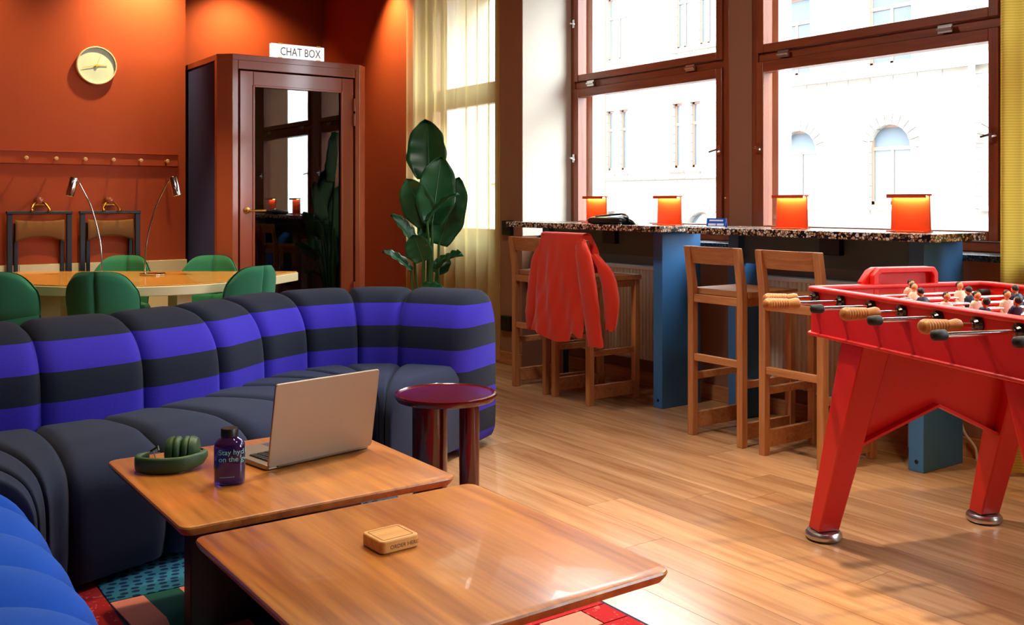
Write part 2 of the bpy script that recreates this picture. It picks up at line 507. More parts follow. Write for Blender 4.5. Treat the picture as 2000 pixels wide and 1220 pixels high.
def empty(name, loc=(0, 0, 0), rz=0.0):
    o = bpy.data.objects.new(name, None)
    o.empty_display_size = .1
    o.location = loc; o.rotation_euler = (0, 0, rz)
    COL.objects.link(o)
    return o

def tag(o, label, cat, group=None):
    o['label'] = label; o['category'] = cat
    if group: o['group'] = group
    return o

def struct(o, label=None):
    o['kind'] = 'structure'
    if label: o['label'] = label
    return o

def copy_tree(o, parent=None):
    c = o.copy(); COL.objects.link(c); c.parent = parent
    for ch in list(o.children): copy_tree(ch, c)
    return c

def rrect(x0, y0, x1, y1, r, n=5):
    pts = []
    for cx, cy, a0 in ((x1 - r, y1 - r, 0), (x0 + r, y1 - r, 90), (x0 + r, y0 + r, 180), (x1 - r, y0 + r, 270)):
        for k in range(n + 1):
            a = math.radians(a0 + 90 * k / n)
            pts.append((cx + r * math.cos(a), cy + r * math.sin(a)))
    return pts

def catmull(pts, n):
    """smooth points through pts, n per span"""
    P = [Vector(p) for p in pts]
    out = []
    for i in range(len(P) - 1):
        p0 = P[i - 1] if i else P[0] * 2 - P[1]
        p1, p2 = P[i], P[i + 1]
        p3 = P[i + 2] if i + 2 < len(P) else P[-1] * 2 - P[-2]
        for k in range(n):
            t = k / n
            out.append(.5 * ((2 * p1) + (p2 - p0) * t + (2 * p0 - 5 * p1 + 4 * p2 - p3) * t * t + (3 * p1 - p0 - 3 * p2 + p3) * t ** 3))
    out.append(P[-1])
    return out

def text_mb(s, size, depth=.0):
    cu = bpy.data.curves.new('lettering', 'FONT')
    cu.body = s; cu.size = size; cu.extrude = depth; cu.resolution_u = 3
    cu.align_x = 'LEFT'
    o = bpy.data.objects.new('lettering', cu)
    COL.objects.link(o)
    dg = bpy.context.evaluated_depsgraph_get(); dg.update()
    me = bpy.data.meshes.new_from_object(o.evaluated_get(dg))
    vs = [tuple(v.co) for v in me.vertices]; fs = [tuple(p.vertices) for p in me.polygons]
    bpy.data.objects.remove(o); bpy.data.curves.remove(cu); bpy.data.meshes.remove(me)
    return vs, fs

# ------------------------------------------------------------------ room shell
H = 3.4
floor = MB().box(-4, -4, -.2, 4.75, 9.4, -.012).build('floor', 'floor_base', smooth=0)
struct(floor)
# oak boards, each its own piece, running along the window wall
pw = .19
xs = [-0.77 + pw * i for i in range(28)]
plank_cache = {}
for i, x in enumerate(xs):
    y = -.6 - random.random() * 1.6
    while y < 9.2:
        L = random.choice((1.8, 2.1, 2.4))
        if L not in plank_cache:
            plank_cache[L] = MB().box(.0008, .0008, -.011, pw - .0008, L - .0008, 0).build('plank', 'plank', floor, smooth=0)
            o = plank_cache[L]
        else:
            o = plank_cache[L].copy(); COL.objects.link(o)
        o.location = (x, y, 0)
        y += L
MB().box(-4, -4, -.02, -.77, 9.4, 0).build('floor_rest', 'plank', floor, smooth=0)
MB().box(-.77, -4, -.02, 4.6, -.6, -.002).build('floor_rest', 'plank', floor, smooth=0)

struct(MB().box(-4.2, -4.2, H, 4.95, 9.6, H + .2).build('ceiling', 'ceiling', smooth=0))
struct(MB().box(-4.2, -4.2, -.2, -4, 9.4, H).build('wall_left', 'orange', smooth=0))
struct(MB().box(-4.2, -4.2, -.2, 4.95, -4, H).build('wall_front', 'orange', smooth=0))
struct(MB().box(-4.2, 9.2, -.2, 4.95, 9.4, H).build('wall_back', 'orange', smooth=0))
wallA = struct(MB().box(-4.0, 7.95, 0, 2.40, 9.2, H).build('wall_alcove', 'orange', smooth=0))
struct(MB().box(4.15, 7.34, -.2, 4.95, 9.2, H).build('wall_rear_right', 'orange', smooth=0))
wr = MB()
wr.box(4.15, 5.742, -.2, 4.95, 6.09, H)                     # pier
wr.box(4.60, 3.99, .95, 4.95, 4.172, H)                   # slim pier between the windows
wr.box(4.60, 1.9, .95, 4.95, 2.42, H)
wr.box(4.60, -.5, .95, 4.95, .1, H)
wr.box(4.60, -4, .95, 4.95, -3.5, H)
wr.box(4.62, -4, 3.02, 4.95, 5.745, H)                    # lintels
wr.box(4.28, 6.09, 3.02, 4.95, 7.34, H)
wr.box(4.42, -4, -.2, 4.95, 5.745, .925)                  # parapet
wr.box(4.27, 6.09, -.2, 4.95, 7.34, .85)
struct(wr.build('wall_right', 'taupe', smooth=0))
struct(MB().box(4.152, 5.736, .95, 4.6, 5.7425, H).build('wall_reveal', 'reveal', smooth=0))
struct(MB().box(4.152, 7.334, .85, 4.95, 7.339, H).build('wall_reveal_rear', 'reveal', smooth=0))
struct(MB().box(4.30, .1, .925, 4.66, 5.735, .955).build('trim_1', 'terrd', bevel=.003))
struct(MB().box(4.22, 6.1, .85, 4.5, 7.33, .88).build('trim_2', 'terrd', bevel=.003))
struct(MB().box(4.395, .1, 0, 4.42, 5.735, .09).build('baseboard_right', 'stoolx', bevel=.003))
struct(MB().box(4.13, 5.735, 0, 4.15, 6.09, .09).build('baseboard_pier', 'stoolx', bevel=.003))

# tiled wainscot on the coat-rack wall
wsc = struct(MB().box(-1.6, 7.925, 0, 2.405, 7.95, .735).build('wall_wainscot', 'grout', smooth=0))
tile0 = None
for i in range(13):
    for j in range(3):
        if tile0 is None:
            tile0 = MB().box(.002, -.008, .002, .303, .002, .241).build('tile', 'tile', wsc, bevel=.002, seg=1, smooth=0); o = tile0
        else:
            o = tile0.copy(); COL.objects.link(o)
        o.location = (-1.56 + i * .305, 7.925, .006 + j * .243)

# windows: frame, sashes, panes, latches, hinges
def latch(par, x, y, z, s=1):
    mb = MB()
    mb.box(x - .012, y - .012, z - .03, x + .004, y + .012, z + .03)
    mb.tube([(x - .01, y, z), (x - .04, y, z), (x - .045, y + .05 * s, z - .012)], .006, 8)
    mb.build('latch', 'chrome', par)
def hinge(par, x, y, z):
    mb = MB()
    mb.tube([(x - .012, y - .04, z), (x - .012, y + .04, z)], .009, 8)
    mb.box(x - .01, y - .038, z - .02, x, y + .038, z + .02)
    mb.build('hinge', 'steel', par)
def window(n, y0, y1, z0=.955, zt=3.02, zs=2.06, detail=True, dx=0.0):
    w = struct(empty('window_%d' % n, (4.64, (y0 + y1) / 2, z0)))
    def P(nm, a, m='frameh', bev=.004):
        mb = MB()
        for b in a: mb.box(*b)
        o = mb.build(nm, m, w, bevel=bev)
        o.location = (-4.64 + dx, -(y0 + y1) / 2, -z0)
        return o
    fx0, fx1 = 4.60, 4.70
    jw = .045
    P('jamb', [(fx0, y0, z0, fx1, y0 + jw, zt)], 'frame')
    P('jamb', [(fx0, y1 - jw, z0, fx1, y1, zt)], 'frame')
    P('frame_rail', [(fx0, y0 + jw, z0, fx1, y1 - jw, z0 + .05)])
    P('frame_rail', [(fx0, y0 + jw, zt - .05, fx1, y1 - jw, zt)])
    P('transom', [(fx0 + .01, y0 + jw, zs - .025, fx1, y1 - jw, zs + .025)])
    sw = .05
    for a, b in ((z0 + .05, zs - .025), (zs + .025, zt - .05)):
        s0, s1 = y0 + jw + .002, y1 - jw - .002
        P('sash_stile', [(fx0 - .015, s0, a + .002, fx1 - .03, s0 + sw, b - .002)], 'frame')
        P('sash_stile', [(fx0 - .015, s1 - sw, a + .002, fx1 - .03, s1, b - .002)], 'frame')
        P('sash_rail', [(fx0 - .013, s0 + sw, a + .002, fx1 - .03, s1 - sw, a + .002 + sw)])
        P('sash_rail', [(fx0 - .013, s0 + sw, b - .002 - sw - .012, fx1 - .03, s1 - sw, b - .002)])
        P('pane', [(4.632, s0 + sw, a + sw, 4.636, s1 - sw, b - sw - .012)], 'pane', 0)
    # outer frame strip seen through the glass
    P('outer_jamb', [(4.74, y1 - .085, z0, 4.86, y1, zt)], 'white', 0)
    if detail:
        g = empty('latch_set'); bpy.data.objects.remove(g)
        for (yy, zz, s) in ((y1 - .06, 1.52, -1), (y0 + .06, 1.52, 1), (y1 - .06, 2.52, -1)):
            latch(w, 4.585 - 4.64, yy - (y0 + y1) / 2, zz - z0, s)
        for k in (.16, .8):
            hinge(w, 4.587 - 4.64, (y1 - (y1 - y0) * k) - (y0 + y1) / 2, zs - z0)
    return w
window(1, 4.173, 5.735)
window(2, 2.42, 3.989)
window(3, 6.09, 7.34, .88, detail=False, dx=-.3)
window(4, .1, 1.9, detail=False)
window(5, -3.5, -.5, detail=False)  # unseen window added behind the camera to let in more daylight
struct(MB().box(-4.2, -12, H + .2, 4.95, 30, 10.5).build('wall_sky_shield', 'taupe', smooth=0))  # unseen block added overhead to keep skylight off the facade

# ------------------------------------------------------------------ street outside
struct(MB().box(4.95, -30, -1.2, 60, 60, -1.0).build('street', 'street', smooth=0))
bld = empty('townhouse', (20, 17, -1.0))
tag(bld, 'pale stone townhouse with arched windows across the street outside the bar windows', 'building')
BO = (-20, -17, 1.0)
def bpart(nm, mb, m, par=bld, bev=0.0):
    o = mb.build(nm, m, par, bevel=bev, smooth=30); o.location = BO if par is bld else (0, 0, 0); return o
# wall as strips leaving real openings
openings = []   # y0,y1,z0,z1,arch
for yc in (10.45, 13.30, 15.85): openings.append((yc - .54, yc + .54, 1.12, 2.96, True))
for yc in (19.13, 22.9): openings.append((yc - .62, yc + .62, -.4, .9, True))
for y0 in (19.21, 19.9, 22.2, 22.82): openings.append((y0, y0 + .39, 2.15, 4.0, False))
for y0, y1 in ((12.75, 13.88), (15.5, 16.5), (10.0, 11.0)): openings.append((y0, y1, 4.35, 6.3, False))
for y0, y1 in ((18.7, 19.3), (19.6, 20.2), (22.2, 23.2)): openings.append((y0, y1, 5.55, 7.5, False))
wall = MB()
ycuts = sorted({-12.0, 50.0} | {o[0] for o in openings} | {o[1] for o in openings})
for a, b in zip(ycuts[:-1], ycuts[1:]):
    zz = sorted([(o[2], o[3]) for o in openings if o[0] <= a + 1e-6 and o[1] >= b - 1e-6])
    z = -1.0
    for q0, q1 in zz:
        if q0 > z: wall.box(20, a, z, 20.4, b, q0)
        z = q1
    wall.box(20, a, z, 20.4, b, 10)
bpart('wall', wall, 'facade')
for (y0, y1, z0, z1, arch) in openings:
    yc, hw = (y0 + y1) / 2, (y1 - y0) / 2
    fr = MB()
    fr.box(20.12, y0, z0, 20.18, y0 + .07, z1); fr.box(20.12, y1 - .07, z0, 20.18, y1, z1)
    fr.box(20.12, y0, z0, 20.18, y1, z0 + .08); fr.box(20.12, y0, z1 - .06, 20.18, y1, z1)
    zt = z1 - hw if arch else z0 + (z1 - z0) * .68
    fr.box(20.11, y0, zt - .04, 20.18, y1, zt + .04)
    if hw > .25: fr.box(20.12, yc - .04, z0, 20.18, yc + .04, zt)
    w = bpart('window', fr, 'fframe')
    bpart('pane', MB().box(20.14, y0 + .03, z0, 20.15, y1 - .03, z1), 'fglass', w)
    if arch:
        sp = MB()
        zc = z1 - hw
        n = 12
        arcp = [(yc + hw * math.cos(PI * k / n), zc + hw * math.sin(PI * k / n)) for k in range(n + 1)]
        for k in range(n):      # masonry filling above the arch
            (ya, za), (yb, zb) = arcp[k], arcp[k + 1]
            sp.prism_x([(ya, za), (ya, z1 + .001), (yb, z1 + .001), (yb, zb)], 20.0, 20.4)
        bpart('arch_spandrel', sp, 'facade')
        for k in range(11):     # voussoirs
            a0, a1 = PI * (k + .06) / 11, PI * (k + .94) / 11
            q = [(yc + r * math.cos(a), zc + r * math.sin(a)) for r, a in ((hw + .01, a0), (hw + .26, a0), (hw + .26, a1), (hw + .01, a1))]
            bpart('voussoir', MB().prism_x(q, 19.96, 20.02), 'fstone')
    bpart('sill', MB().box(19.9, y0 - .12, z0 - .12, 20.1, y1 + .12, z0), 'fstone')
bpart('string_course', MB().box(19.86, -12, 4.08, 20.0, 17.6, 4.22), 'fstone')
bpart('string_course', MB().box(19.86, 17.6, 1.86, 20.0, 50, 1.96), 'fstone')
bpart('plinth', MB().box(19.88, -12, -1, 20.0, 17.6, .86), 'fstone')
bpart('drainpipe', MB().tube([(19.85, 11.25, -1), (19.85, 11.25, 10)], .07, 10), 'zinc')
bpart('vent', MB().box(19.97, 11.76, 2.96, 20.02, 11.98, 3.16), 'zinc')
struct(MB().box(17.2, -30, -1.0, 20, 60, -.86).build('pavement', 'pavement', smooth=0))

# ------------------------------------------------------------------ striped channelled sofa
def channels(root, A, B_, seams, prof, matn, name, puff, nu=16, ends=(False, False), endcurve=.035, sg=1, ex=9):
    """A, B_: paired guide curves (2-D) at each seam; prof: list of (t, z) with t=0 on A and 1 on B_; t may lie outside 0..1 in metres via tuples"""
    nseg = len(A) - 1
    prof = [tuple(q) for q in catmull([tuple(q) + ((1.0,) if len(q) < 4 else ()) for q in prof], 3)]
    ca = catmull([Vector((p[0], p[1], 0)) for p in A], nu)
    cb = catmull([Vector((p[0], p[1], 0)) for p in B_], nu)
    for s in range(nseg):
        rings = []
        for k in range(nu + 1):
            u = k / nu
            a, b = ca[s * nu + k], cb[s * nu + k]
            d = (b - a); L = d.length; d = d / L
            e = 1 - abs(2 * u - 1) ** ex
            p = puff * (e - .5)
            shrink = 0.0
            if s == 0 and ends[0] and u < .16: shrink = endcurve * (1 - u / .16) ** 2.4
            if s == nseg - 1 and ends[1] and u > .84: shrink = endcurve * ((u - .84) / .16) ** 2.4
            pts = [a + d * (q[0] * L + q[1]) + Vector((0, 0, q[2])) for q in prof]
            ring = []
            for i, q in enumerate(pts):
                t = pts[min(i + 1, len(pts) - 1)] - pts[max(i - 1, 0)]
                nrm = Vector((0, 0, 1)) * t.dot(d) - d * t.z
                if nrm.length > 1e-6: nrm.normalize()
                w = prof[i][3] if len(prof[i]) > 3 else 1.0
                ring.append(q + nrm * sg * (p * w - shrink))
            rings.append(ring)
        mb = MB()
        # flat end fans so each channel is a closed shape
        mb.loops(rings, True, True, True)
        mb.build(name, matn, root, smooth=60)

sofa = empty('channel_sofa', (1.4, 4.0, 0))
tag(sofa, 'long curved channel-tufted sofa with blue and navy striped back and navy seat', 'sofa')
crest = [(2.675, 3.98), (2.447, 4.33), (2.17, 4.5), (1.80, 4.5), (1.468, 4.35), (1.206, 4.15), (.919, 4.03), (.589, 3.95), (.25, 3.93), (-.06, 3.82), (-.30, 3.6)]
def normals(P):
    out = []
    for i in range(len(P)):
        a = Vector(P[max(i - 1, 0)] + (0,)); b = Vector(P[min(i + 1, len(P) - 1)] + (0,))
        t = (b - a).normalized()
        n = Vector((-t.y, t.x, 0))
        out.append(n)
    return out
nr = normals(crest)
nr[0] = Vector((-.88, -.48, 0)).normalized()
# inner side: towards the seat
inner = []
for p, n in zip(crest, nr):
    if n.y > 0 and p[0] < 2.5: n = -n
    inner.append((p[0] + n.x, p[1] + n.y))
# guide B is exactly 1 m from A, so profile metres = t
bprof = [(0, .25, .02), (0, .255, .15), (0, .255, .40), (0, .25, .52), (0, .235, .60), (0, .20, .665), (0, .15, .71), (0, .08, .735), (0, 0, .74), (0, -.06, .715),
         (0, -.10, .65), (0, -.12, .55), (0, -.125, .3), (0, -.12, .08), (0, -.09, .02)]
channels(sofa, crest, inner, None, bprof, 'stripe', 'back_channel', .03, ends=(True, False), endcurve=.035, sg=-1)
Bk = [(2.45, 3.885), (2.26, 4.12), (2.03, 4.25), (1.80, 4.25), (1.573, 4.16), (1.367, 4.03), (1.19, 3.90), (1.026, 3.80), (.82, 3.715), (.598, 3.69), (.38, 3.68), (.17, 3.60), (-.02, 3.42)]
Fr = [(1.93, 3.585), (1.925, 3.64), (1.915, 3.68), (1.90, 3.70), (1.875, 3.70), (1.79, 3.64), (1.56, 3.47), (1.25, 3.33), (.93, 3.26), (.61, 3.15), (.53, 3.08), (.495, 3.03), (.475, 3.0)]
sprof = [(0, -.10, .03, .2), (0, -.10, .30, .2), (0, -.06, .385, .5), (.0, .03, .402), (.3, 0, .413), (.6, 0, .413), (1, -.13, .40), (1, -.05, .372), (1, -.012, .325), (1, 0, .26), (1, 0, .12), (1, -.02, .03)]
channels(sofa, Bk, Fr, None, sprof, 'navy', 'seat_channel', .03, ends=(True, False), endcurve=.03)
MB().prism([(2.3, 3.9), (2.2, 4.2), (1.85, 4.3), (1.5, 4.15), (1.2, 3.95), (.9, 3.85), (.5, 3.8), (.2, 3.7), (.52, 3.2), (.9, 3.4), (1.4, 3.6), (1.8, 3.8), (2.0, 3.75)], .0, .05).build('plinth', 'black', sofa)
sofa.location.z = .013
for ch in sofa.children: ch.location = (-1.4, -4.0, 0)

arm = empty('blue_sofa', (-.02, 2.3, 0))
tag(arm, 'royal blue channel-tufted sofa seat in the near left corner', 'sofa')
ys = [2.99, 2.86, 2.59, 2.33, 2.08, 1.82, 1.55]
A = [(-.30, y) for y in ys]
Bf = [(.46, 2.985)] + [(.475, y) for y in ys[1:]]
aprof = [(0, -.10, .03, .2), (0, -.10, .30, .2), (0, -.06, .385, .5), (.0, .03, .402), (.35, 0, .425), (.6, 0, .425), (1, -.19, .412), (1, -.11, .385), (1, -.05, .34), (1, -.012, .27), (1, .0, .18), (1, -.005, .1), (1, -.03, .03)]
channels(arm, A, Bf, None, aprof, 'royal', 'seat_channel', .085, ends=(True, True), endcurve=.04, ex=2.2)
MB().box(-.3, 1.6, 0, .36, 2.9, .05).build('plinth', 'black', arm)
arm.location.z = .013
for ch in arm.children: ch.location = (0, -2.3, 0)

# ------------------------------------------------------------------ rug
rug = empty('patterned_rug', (1.1, 2.3, 0))
tag(rug, 'patchwork rug with teal dots, pink, green and red blocks under the coffee tables', 'rug')
def rugpart(nm, pts, m, z=.012):
    o = MB().prism(pts, .001, z).build(nm, m, rug, smooth=0); o.location = (-1.1, -2.3, 0)
rugpart('binding', [(.30, .9), (1.905, .9), (1.905, 3.50), (.30, 3.50)], 'rugedge', .008)
rugpart('dotted_block', [(.70, 3.055), (1.89, 3.055), (1.89, 3.485), (.70, 3.485)], 'rugteal')
rugpart('red_block', [(.315, .915), (.695, .915), (.695, 3.485), (.315, 3.485)], 'rugred')
zig = 0.0
xs_ = [.70, .795, .90, .995, 1.09, 1.185, 1.28, 1.375, 1.47]
for i in range(len(xs_) - 1):
    rugpart('stripe', [(xs_[i], 2.2), (xs_[i + 1], 2.2), (xs_[i + 1], 2.75), (xs_[i + 1] + .012, 2.85), (xs_[i + 1], 3.05), (xs_[i], 3.05), (xs_[i] + .012, 2.85), (xs_[i], 2.75)], ('rugpink', 'ruggreen')[i % 2])
rugpart('red_block', [(1.475, 2.205), (1.89, 2.205), (1.89, 3.05), (1.475, 3.05)], 'rugred')
rugpart('pink_block', [(1.65, 2.10), (1.80, 2.10), (1.80, 2.20), (1.65, 2.20)], 'rugpink')
rugpart('red_block', [(.70, 2.10), (1.645, 2.10), (1.645, 2.20), (.70, 2.20)], 'rugred')
rugpart('red_block', [(1.805, 2.10), (1.89, 2.10), (1.89, 2.20), (1.805, 2.20)], 'rugred')
rugpart('red_block', [(.70, .915), (1.89, .915), (1.89, 2.095), (.70, 2.095)], 'rugred')

# ------------------------------------------------------------------ coffee tables
def coffee(x0, y0, x1, y1, label):
    cx, cy = (x0 + x1) / 2, (y0 + y1) / 2
    t = empty('coffee_table', (cx, cy, 0.012))
    tag(t, label, 'coffee table', 'pair of square oak coffee tables')
    hw, hd = (x1 - x0) / 2, (y1 - y0) / 2
    rings = []
    for inset, z in ((.05, .370), (.010, .383), (.002, .395), (0, .402), (.002, .4065), (.006, .408)):
        rings.append([(p[0], p[1], z) for p in rrect(-hw + inset, -hd + inset, hw - inset, hd - inset, max(.03 - inset * .3, .012), 5)])
    MB().loops(rings).build('tabletop', 'oak', t, smooth=30)
    MB().box(-.26, -.03, 0, .26, .03, .372).build('leg_panel', 'blackwood', t, bevel=.004)
    MB().box(-.03, -.26, 0, .03, -.031, .372).build('leg_panel', 'blackwood', t, bevel=.004)
    MB().box(-.03, .031, 0, .03, .26, .372).build('leg_panel', 'blackwood', t, bevel=.004)
    return t
coffee(.702, 2.355, 1.477, 3.11, 'square oak coffee table holding the laptop, bottle and headphones')
coffee(.705, 1.495, 1.477, 2.285, 'square oak coffee table in the foreground with the small wooden block on it')
TZ = .4205

# small wooden block; the coded pattern on top is left out
blk = empty('wooden_block', (1.055, 1.97, TZ), math.radians(3))
tag(blk, 'small square bamboo block with burnt lettering on its edge, lying on the foreground table', 'block')
MB().prism(rrect(-.05, -.046, .05, .046, .014), 0, .028).build('body', 'block', blk, bevel=.003)
MB().ring(rrect(-.040, -.036, .040, .036, .006), rrect(-.0385, -.0345, .0385, .0345, .005), .028, .0283).build('engraved_border', 'ink', blk, smooth=0)
vs, fs = text_mb('ORDER HERE', .0125)
MB().add([(p[0] - .036 + .008, -.0464, p[1] + .0085) for p in vs], fs).build('lettering', 'ink', blk, smooth=0)

# laptop
lp = empty('laptop', (1.233, 2.748, TZ), math.radians(10))
tag(lp, 'open silver laptop seen from behind its lid on the rear coffee table', 'laptop')
MB().prism(rrect(-.185, 0, .185, .25, .012), .001, .015).build('base', 'laptop', lp, bevel=.003)
kb = MB().box(-.16, .035, .0152, .16, .14, .0158).build('keyboard', 'keys', lp)
for r in range(5):
    for c in range(13):
        MB().cbox((-.147 + c * .0245, .047 + r * .0205, .0172), (.021, .017, .0026)).build('key', 'keys', kb, smooth=0)
MB().box(-.06, .155, .0152, .06, .235, .0156).build('trackpad', 'steel', lp)
lid = MB().prism_y(rrect(-.185, .012, .185, .262, .010), -.008, -.001).build('lid', 'laptop', lp, bevel=.002)
MB().box(-.178, -.0008, .02, .178, .0006, .245).build('screen', 'screen', lid)
lid.rotation_euler = (math.radians(10), 0, 0)
MB().tube([(-.15, -.003, .011), (.15, -.003, .011)], .006, 10).build('hinge', 'laptop', lp)

# water bottle
bt = empty('water_bottle', (.924, 2.66, TZ), math.radians(-20))
tag(bt, 'violet translucent water bottle with black cap and printed slogan beside the laptop', 'bottle')
def sel(a, b, n, z, seg=36):
    out = []
    for k in range(seg):
        t = 2 * PI * k / seg
        c, s = math.cos(t), math.sin(t)
        out.append((a * math.copysign(abs(c) ** (2 / n), c), b * math.copysign(abs(s) ** (2 / n), s), z))
    return out
MB().loops([sel(.030, .022, 2.6, .001), sel(.039, .029, 2.8, .003), sel(.0415, .031, 2.9, .010), sel(.042, .0315, 2.9, .05), sel(.042, .0315, 2.9, .102), sel(.040, .030, 2.7, .112), sel(.033, .026, 2.4, .121), sel(.024, .022, 2, .127), sel(.021, .021, 2, .131)]).build('body', 'bottle', bt, smooth=60)
MB().lathe([(.0215, .129), (.0235, .131), (.0235, .150), (.022, .153)], seg=28).build('cap', 'black', bt, smooth=30)
def wrap(s, size, x0, z, dy):
    vs, fs = text_mb(s, size)
    out = []
    for p in vs:
        x = p[0] + x0
        xx = max(-.0415, min(.0415, x))
        y = -.0315 * (1 - abs(xx / .042) ** 2.9) ** (1 / 2.9) - dy
        if x > .0415: y = -.0005 + (x - .0415); xx = .0424
        out.append((xx, y, z + p[1]))
    return MB().add(out, fs)
wrap('Stay hydrated', .020, -.029, .086, .0006).build('lettering', 'print', bt, smooth=0)
wrap('on the go.', .020, -.029, .067, .0006).build('lettering', 'print', bt, smooth=0)
fine = MB()
for k in range(7):      # illegible fine print line
    x0, x1 = -.026 + k * .0058, -.0215 + k * .0058
    fy = lambda x: -.0315 * (1 - abs(x / .042) ** 2.9) ** (1 / 2.9) - .0006
    fine.add([(x0, fy(x0), .024), (x1, fy(x1), .024), (x1, fy(x1), .0252), (x0, fy(x0), .0252)], [(0, 1, 2, 3)])
fine.build('fine_print', 'print', bt, smooth=0)

# headphones
hp = empty('headphones', (.838, 2.90, TZ), math.radians(-28))
tag(hp, 'folded olive green padded headphones lying on the rear coffee table', 'headphones')
def strip(pts, hh, th, name, m):
    P = catmull([Vector(p) for p in pts], 6)
    rings = []
    for i, p in enumerate(P):
        t = (P[min(i + 1, len(P) - 1)] - P[max(i - 1, 0)]).normalized()
        s = Vector((0, 0, 1)).cross(t).normalized()
        u = Vector((0, 0, 1))
        f = .55 + .45 * math.sin(PI * min(max(i / (len(P) - 1), .0), 1))
        ring = []
        for k in range(12):
            a = 2 * PI * k / 12
            c, q = math.cos(a), math.sin(a)
            ring.append(p + s * th * math.copysign(abs(c) ** .6, c) + u * hh * f * math.copysign(abs(q) ** .6, q))
        rings.append(ring)
    MB().loops(rings).build(name, m, hp, smooth=60)
strip([(-.082, .045, .028), (-.096, .01, .026), (-.085, -.035, .024), (-.03, -.058, .023), (.03, -.052, .024), (.078, -.015, .030), (.088, .022, .036)], .024, .009, 'headband', 'hp')
for x0, sg_ in ((.006, 1), (.042, -1)):
    cup = MB().lathe([(.022, -.030), (.036, -.026), (.042, -.016), (.0425, -.006), (.038, -.004)], (0, 0, 0), 'X', 28).build('ear_cup', 'hp', hp, smooth=40)
    pad = MB().lathe([(.037, -.004), (.0425, .001), (.0425, .010), (.037, .016), (.02, .017)], (0, 0, 0), 'X', 28).build('ear_pad', 'hp', hp, smooth=60)
    for q in (cup, pad):
        q.location = (x0, .022, .046); q.rotation_euler = (0, 0, 0 if sg_ > 0 else PI)
for side in (-1, 1):
    xa = -.082 if side < 0 else .088
    MB().tube([(xa, .03, .03), (xa * .9, .05, .04), (xa * .62, .045, .055), (xa * .55, .03, .045)], .0035, 8).build('yoke', 'hpd', hp)
MB().tube([(-.06, .03, .045), (-.045, .0, .02), (-.03, -.01, .01), (-.005, -.012, .006), (.02, -.015, .006)], .0018, 6).build('cable', 'black', hp)

# burgundy side table
st = empty('side_table', (2.02, 3.31, 0))
tag(st, 'glossy burgundy round side table on thick columns beside the sofa end', 'side table')
MB().lathe([(.16, .412), (.192, .418), (.2, .428), (.202, .438), (.200, .444), (.192, .446), (.186, .4405), (.18, .440)], seg=56).build('tabletop', 'burgundy', st, smooth=40)
for k, (x, y, rr) in enumerate(((-.041, .055, .070), (.062, -.075, .040))):
    MB().lathe([(rr * .97, 0.0), (rr, .004), (rr, .412)], (x, y, 0), seg=32).build('leg', 'burgundy', st, smooth=40)

# ------------------------------------------------------------------ bar tables by the windows
BZ = 1.06
def bar(y0, y1, label, blue_right):
    cy = (y0 + y1) / 2
    t = empty('bar_table', (4.05, cy, 0))
    tag(t, label, 'bar table', 'terrazzo bar tables along the windows')
    h = (y1 - y0) / 2
    MB().box(-.21, -h, BZ - .035, .21, h, BZ).build('tabletop', 'terr', t, bevel=.003)
    ry = -h + .12
    p = MB().box(-.08, ry, 0, .235, ry + .075, BZ - .035).build('support_panel', 'bluepanel', t, bevel=.003)
    MB().tube([(-.0815, ry + .035, .045), (-.079, ry + .035, .045)], .009, 10).build('bolt', 'black', p)
    MB().box(.06, h - .13, 0, .235, h - .055, BZ - .035).build('support_panel', 'bluepanel', t, bevel=.003)
    MB().box(.10, ry + .076, .86, .125, h - .131, BZ - .036).build('apron', 'apron', t, bevel=.002)
    MB().box(.06, .0 - .06, .93, .099, .0 + .06, BZ - .04).build('socket_box', 'black', t, bevel=.003)
    return t
bar(3.99, 5.50, 'far terrazzo-topped bar table with blue end panels, black pouch on top', True)
bar(2.35, 3.79, 'near terrazzo-topped bar table with blue end panels behind the table football', True)

def radiator(y0, y1, label):
    r = empty('radiator', (4.35, (y0 + y1) / 2, .16))
    tag(r, label, 'radiator', 'fluted panel radiators under the windows')
    h = (y1 - y0) / 2
    n = int((y1 - y0) / .03)
    pts = []
    for k in range(n):
        a = -h + (2 * h) * k / n; w = 2 * h / n
        pts += [(-.02, a), (-.02, a + w * .45), (-.008, a + w * .6), (-.008, a + w * .88)]
    pts += [(-.02, h), (.02, h), (.02, -h)]
    MB().prism(pts, .02, .60).build('fluted_panel', 'rad', r, smooth=0)
    MB().box(-.028, -h - .01, .60, .04, h + .01, .625).build('top_grille', 'rad', r, bevel=.003)
    MB().box(-.024, -h - .012, 0, .03, -h - .001, .60).build('side_panel', 'rad', r, bevel=.002)
    MB().box(-.024, h + .001, 0, .03, h + .012, .60).build('side_panel', 'rad', r, bevel=.002)
    MB().tube([(.0, -h + .06, .02), (.0, -h + .06, -.16)], .01, 8).build('pipe', 'rad', r)
radiator(4.33, 5.35, 'cream fluted radiator under the far window behind the jacket stool')
radiator(2.72, 3.72, 'cream fluted radiator under the near window behind the two bar stools')

